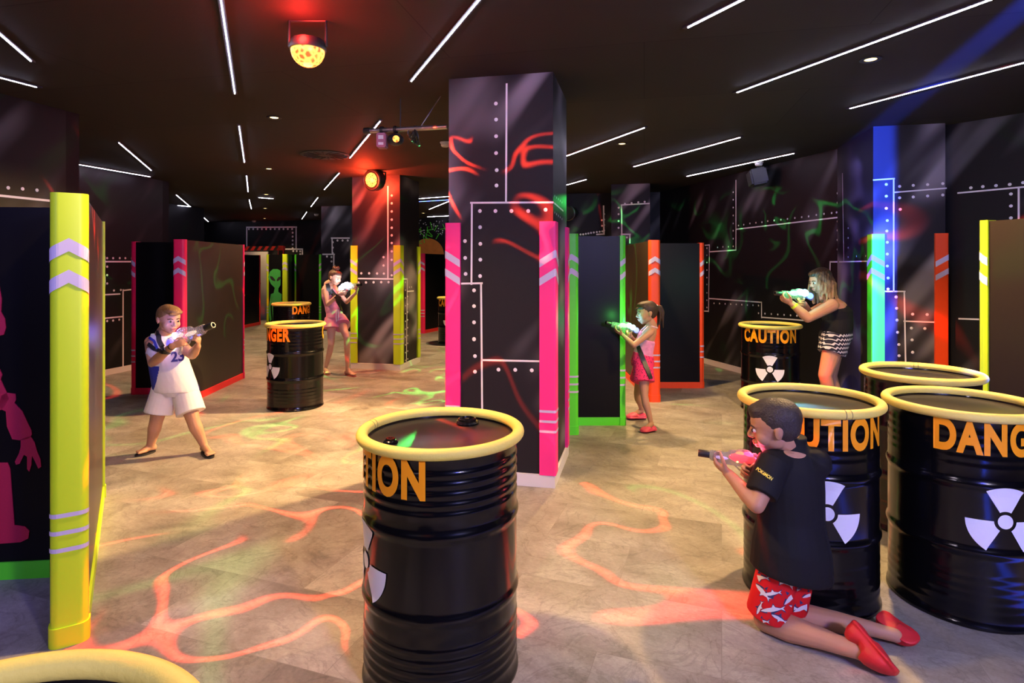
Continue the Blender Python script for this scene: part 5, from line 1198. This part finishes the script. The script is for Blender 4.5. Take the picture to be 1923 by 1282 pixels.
for i in range(90):
    th_ = rnd.uniform(-2.45, 2.45); x0 = -math.cos(th_)*.72; y0 = math.sin(th_)*.74; L = rnd.uniform(2.0, 2.9) if abs(th_) < 1.9 else rnd.uniform(1.5, 2.2)
    ph = rnd.uniform(0, 6); pts, rs = [], []
    for k in range(9):
        t = k/8; wv = .10*math.sin(ph+t*9)
        q = min(1, t*1.6); pts.append(HP(0, 0, 0) + HB @ V(((x0*(.75+.70*q)-.20+wv*.8)*a, (y0*(.75+.6*q)+.08*math.cos(ph+t*8))*a, .75*a)) + V((.30*t*a, 0, -L*t*a)))
        rs.append((.145*(1-.62*t**2))*a)
    tube(bm, pts, rs, 8)
grow(bm, .005, 1, 'hair', hair_mat('ombre_waves', (.020, .011, .008), (.55, .34, .17), (55, 55, 12), (1.12 , 1.45)), root)
bm = bm_new(); loft(bm, torso_rings(J, [(-.02, .178, .148), (.15, .172, .146), (.4, .155, .134), (.62, .166, .138), (.76, .150, .118), (.88, .10, .085)]))
for i in (0, 1): tube(bm, [J['sh'][i].lerp(J['neck'], .38) - V((0, 0, .07)), J['sh'][i].lerp(J['neck'], .46) + V((0, 0, .050))], [.045, .026], 12)
grow(bm, .005, 3, 'tank_top', mat('black_cotton', (.010, .010, .013), rough=.85, spec=.2), root)
hl = (J['hip'][1]-J['hip'][0]).normalized(); bm = bm_new(); loft(bm, torso_rings(J, [(-.30, .13, .115), (-.12, .182, .150), (.08, .172, .145)]))
for i in (0, 1): leg_cloth(bm, J['hip'][i], J['kn'][i], .40, .118, .118, hl)
ms = mat('black_white_print', (.02, .02, .03), rough=.75, spec=.2); nt = ms.node_tree; tc = [n for n in nt.nodes if n.type == 'TEX_COORD'][0]; L_ = nt.links.new
sx = nd(nt, 'ShaderNodeSeparateXYZ'); L_(tc.outputs['Object'], sx.inputs[0]); hx = nd(nt, 'ShaderNodeMath', operation='ADD'); L_(sx.outputs['X'], hx.inputs[0]); L_(sx.outputs['Y'], hx.inputs[1])
zz = nd(nt, 'ShaderNodeMath', operation='PINGPONG'); L_(hx.outputs[0], zz.inputs[0]); zz.inputs[1].default_value = .016
su = nd(nt, 'ShaderNodeMath', operation='ADD'); L_(zz.outputs[0], su.inputs[0]); L_(sx.outputs['Z'], su.inputs[1]); pp_ = nd(nt, 'ShaderNodeMath', operation='PINGPONG'); L_(su.outputs[0], pp_.inputs[0]); pp_.inputs[1].default_value = .019
gt = nd(nt, 'ShaderNodeMath', operation='GREATER_THAN'); L_(pp_.outputs[0], gt.inputs[0]); gt.inputs[1].default_value = .0125
mx = nd(nt, 'ShaderNodeMix', data_type='RGBA'); mx.inputs[6].default_value = (.012, .012, .03, 1); mx.inputs[7].default_value = (.50, .50, .56, 1); L_(gt.outputs[0], mx.inputs[0]); L_(mx.outputs[2], nt.nodes['Principled BSDF'].inputs['Base Color'])
grow(bm, .005, 3, 'shorts', ms, root)
w1 = J['wr'][1]; d = (w1-J['el'][1]).normalized(); bm = bm_new(); lathe(bm, [(.029, -.010), (.034, -.010), (.034, .010), (.029, .010)], w1 - d*.035, 20, 0, frame_z(d), closed=True); keep(build('wristband', bm, M['neon_yellow'], smooth=True), root)
for i in (0, 1): flipflop(root, J['an'][i], J['toe'][i], 1.25)
# ================================================================= camera and light
cam = bpy.data.cameras.new('camera'); co = bpy.data.objects.new('camera', cam); C.objects.link(co)
co.location = (0, 0, EYE); co.rotation_euler = (math.pi/2, 0, 0)
cam.sensor_width = 36; cam.sensor_fit = 'HORIZONTAL'; cam.lens = FPX/1923*36; cam.shift_y = -(641-HYP)/1923; cam.clip_start = .05
bpy.context.scene.camera = co
sc = bpy.context.scene
sc.view_settings.view_transform = 'Standard'; sc.view_settings.look = 'None'; sc.view_settings.gamma = 1; sc.view_settings.use_curve_mapping = False
sc.view_settings.exposure = 0.0
w = bpy.data.worlds.new('world'); sc.world = w; w.use_nodes = True; w.node_tree.nodes['Background'].inputs[0].default_value = (.004, .004, .006, 1)
WARM = (1.0, .61, .24)
def lamp(p, P=60, ang=112, tgt=None): spot('downlight_beam', (p.x, p.y, CE-.02), tgt or (p.x, p.y, 0), P, WARM, ang, .6, .05)
for p, P in zip(dl, (70, 300, 240, 160, 160)): lamp(p, P)
lamp(dl[5], 430, 130); lamp(dl[5], 3600, 58, (-2.7, 4.7, 0)); lamp(dl[6], 600, 130); lamp(dl[7], 260)
for x, y, P in ((-.97, 2.55, 330), (.1, 9.05, 330), (-1.0, 11.7, 330)): lamp(V((x, y, CE)), P, 125)
# near-white fill spots, added behind the camera to brighten surfaces that face it
spot('camera_side_fill', (1.95, -1.0, 2.35), (.2, 5, .9), 330, (.95, .84, .96), 120, .6, .12)
spot('camera_side_fill', (-2.2, -1.2, 2.45), (-1.2, 5, .9), 110, (.92, .78, .95), 120, .6, .12)
# gobo projections: the lamp's own pattern, thrown in directions
def gobo(l, kind, scale=3.0, width=.035, seed=0.0, mask=.52, n=None, half=.03, soft=.02, down=True):
    l.data.use_nodes = True; nt = l.data.node_tree; L = nt.links.new; em = nt.nodes['Emission']
    g = nd(nt, 'ShaderNodeNewGeometry')
    if kind == 'swirl':
        ofs = nd(nt, 'ShaderNodeVectorMath', operation='ADD'); L(g.outputs['Incoming'], ofs.inputs[0]); ofs.inputs[1].default_value = (seed, seed*1.7, -seed)
        nz = nd(nt, 'ShaderNodeTexNoise', Scale=scale, Detail=.6, Distortion=.9); L(ofs.outputs[0], nz.inputs['Vector'])
        s = nd(nt, 'ShaderNodeMath', operation='SUBTRACT'); L(nz.outputs['Fac'], s.inputs[0]); s.inputs[1].default_value = .5
        a = nd(nt, 'ShaderNodeMath', operation='ABSOLUTE'); L(s.outputs[0], a.inputs[0])
        r = nd(nt, 'ShaderNodeMapRange', interpolation_type='SMOOTHSTEP'); r.inputs['From Min'].default_value = 0; r.inputs['From Max'].default_value = width; r.inputs['To Min'].default_value = 1; r.inputs['To Max'].default_value = 0
        L(a.outputs[0], r.inputs['Value'])
        n2 = nd(nt, 'ShaderNodeTexNoise', Scale=scale*.9, Detail=0.0); o2 = nd(nt, 'ShaderNodeVectorMath', operation='ADD'); L(g.outputs['Incoming'], o2.inputs[0]); o2.inputs[1].default_value = (5+seed, 2, 9)
        L(o2.outputs[0], n2.inputs['Vector'])
        r2 = nd(nt, 'ShaderNodeMapRange', interpolation_type='SMOOTHSTEP'); r2.inputs['From Min'].default_value = mask-.06; r2.inputs['From Max'].default_value = mask+.08; L(n2.outputs['Fac'], r2.inputs['Value'])
        mu = nd(nt, 'ShaderNodeMath', operation='MULTIPLY'); L(r.outputs[0], mu.inputs[0]); L(r2.outputs[0], mu.inputs[1])
        out = mu
    else:                               # sheet of light about a plane through the lamp
        d = nd(nt, 'ShaderNodeVectorMath', operation='DOT_PRODUCT'); L(g.outputs['Incoming'], d.inputs[0]); d.inputs[1].default_value = V(n).normalized()
        a = nd(nt, 'ShaderNodeMath', operation='ABSOLUTE'); L(d.outputs['Value'], a.inputs[0])
        out = nd(nt, 'ShaderNodeMapRange', interpolation_type='SMOOTHSTEP'); out.inputs['From Min'].default_value = half; out.inputs['From Max'].default_value = half+soft; out.inputs['To Min'].default_value = 1; out.inputs['To Max'].default_value = 0
        L(a.outputs[0], out.inputs['Value'])
    if down:
        sx = nd(nt, 'ShaderNodeSeparateXYZ'); L(g.outputs['Incoming'], sx.inputs[0])
        rz = nd(nt, 'ShaderNodeMapRange', interpolation_type='SMOOTHSTEP'); rz.inputs['From Min'].default_value = -.02; rz.inputs['From Max'].default_value = .08; rz.inputs['To Min'].default_value = 1; rz.inputs['To Max'].default_value = 0; L(sx.outputs['Z'], rz.inputs['Value'])
        m3 = nd(nt, 'ShaderNodeMath', operation='MULTIPLY'); L(out.outputs[0], m3.inputs[0]); L(rz.outputs[0], m3.inputs[1]); out = m3
    L(out.outputs[0], em.inputs['Strength'])
l = point('dome_red_pattern', (DP.x, DP.y, DP.z-.11), 4200, (1, .04, .015), .012); gobo(l, 'swirl', 3.3, .020, 1.3, .45)
point('dome_red_glow', (DP.x, DP.y, DP.z-.10), 22, (1, .05, .02), .06)
l = point('dome_red_ceiling', (DP.x, DP.y-.12, DP.z+.05), 14, (1, .03, .02), .05)
l = point('spot_red_glow', (SP.x-.1, SP.y-.16, SP.z-.03), 45, (1, .05, .015), .06)
point('spot_red_back', (SP.x-.06, SP.y+.22, SP.z+.0), 110, (1, .06, .02), .03)
l = point('green_pattern', (-.62, 7.2, 2.55), 900, (.05, 1, .12), .012); gobo(l, 'swirl', 4.0, .03, 4.1, .5)
l = point('green_pattern', (1.9, 8.0, 2.5), 150, (.05, 1, .15), .012); gobo(l, 'swirl', 3.5, .035, 2.6, .5)
bx, by = 1.30, -.9
spot('blue_effect_light', (1.6, -.95, 2.2), (.6, 4, .7), 260, (.06, .08, 1), 110, .6, .09)
l = spot('blue_wash', (bx, by, 2.30), (3.48, 5.7, 1.5), 26000, (.02, .07, 1), 120, .2, .03); nb = V((5.63-by, -(3.475-bx), 0)); gobo(l, 'sheet', n=nb, half=.011, soft=.012, down=False)
spot('violet_wash', (-2.75, 1.4, 2.75), (-2.7, 2.9, 1.3), 80, (.16, .12, 1), 90, .8, .1)
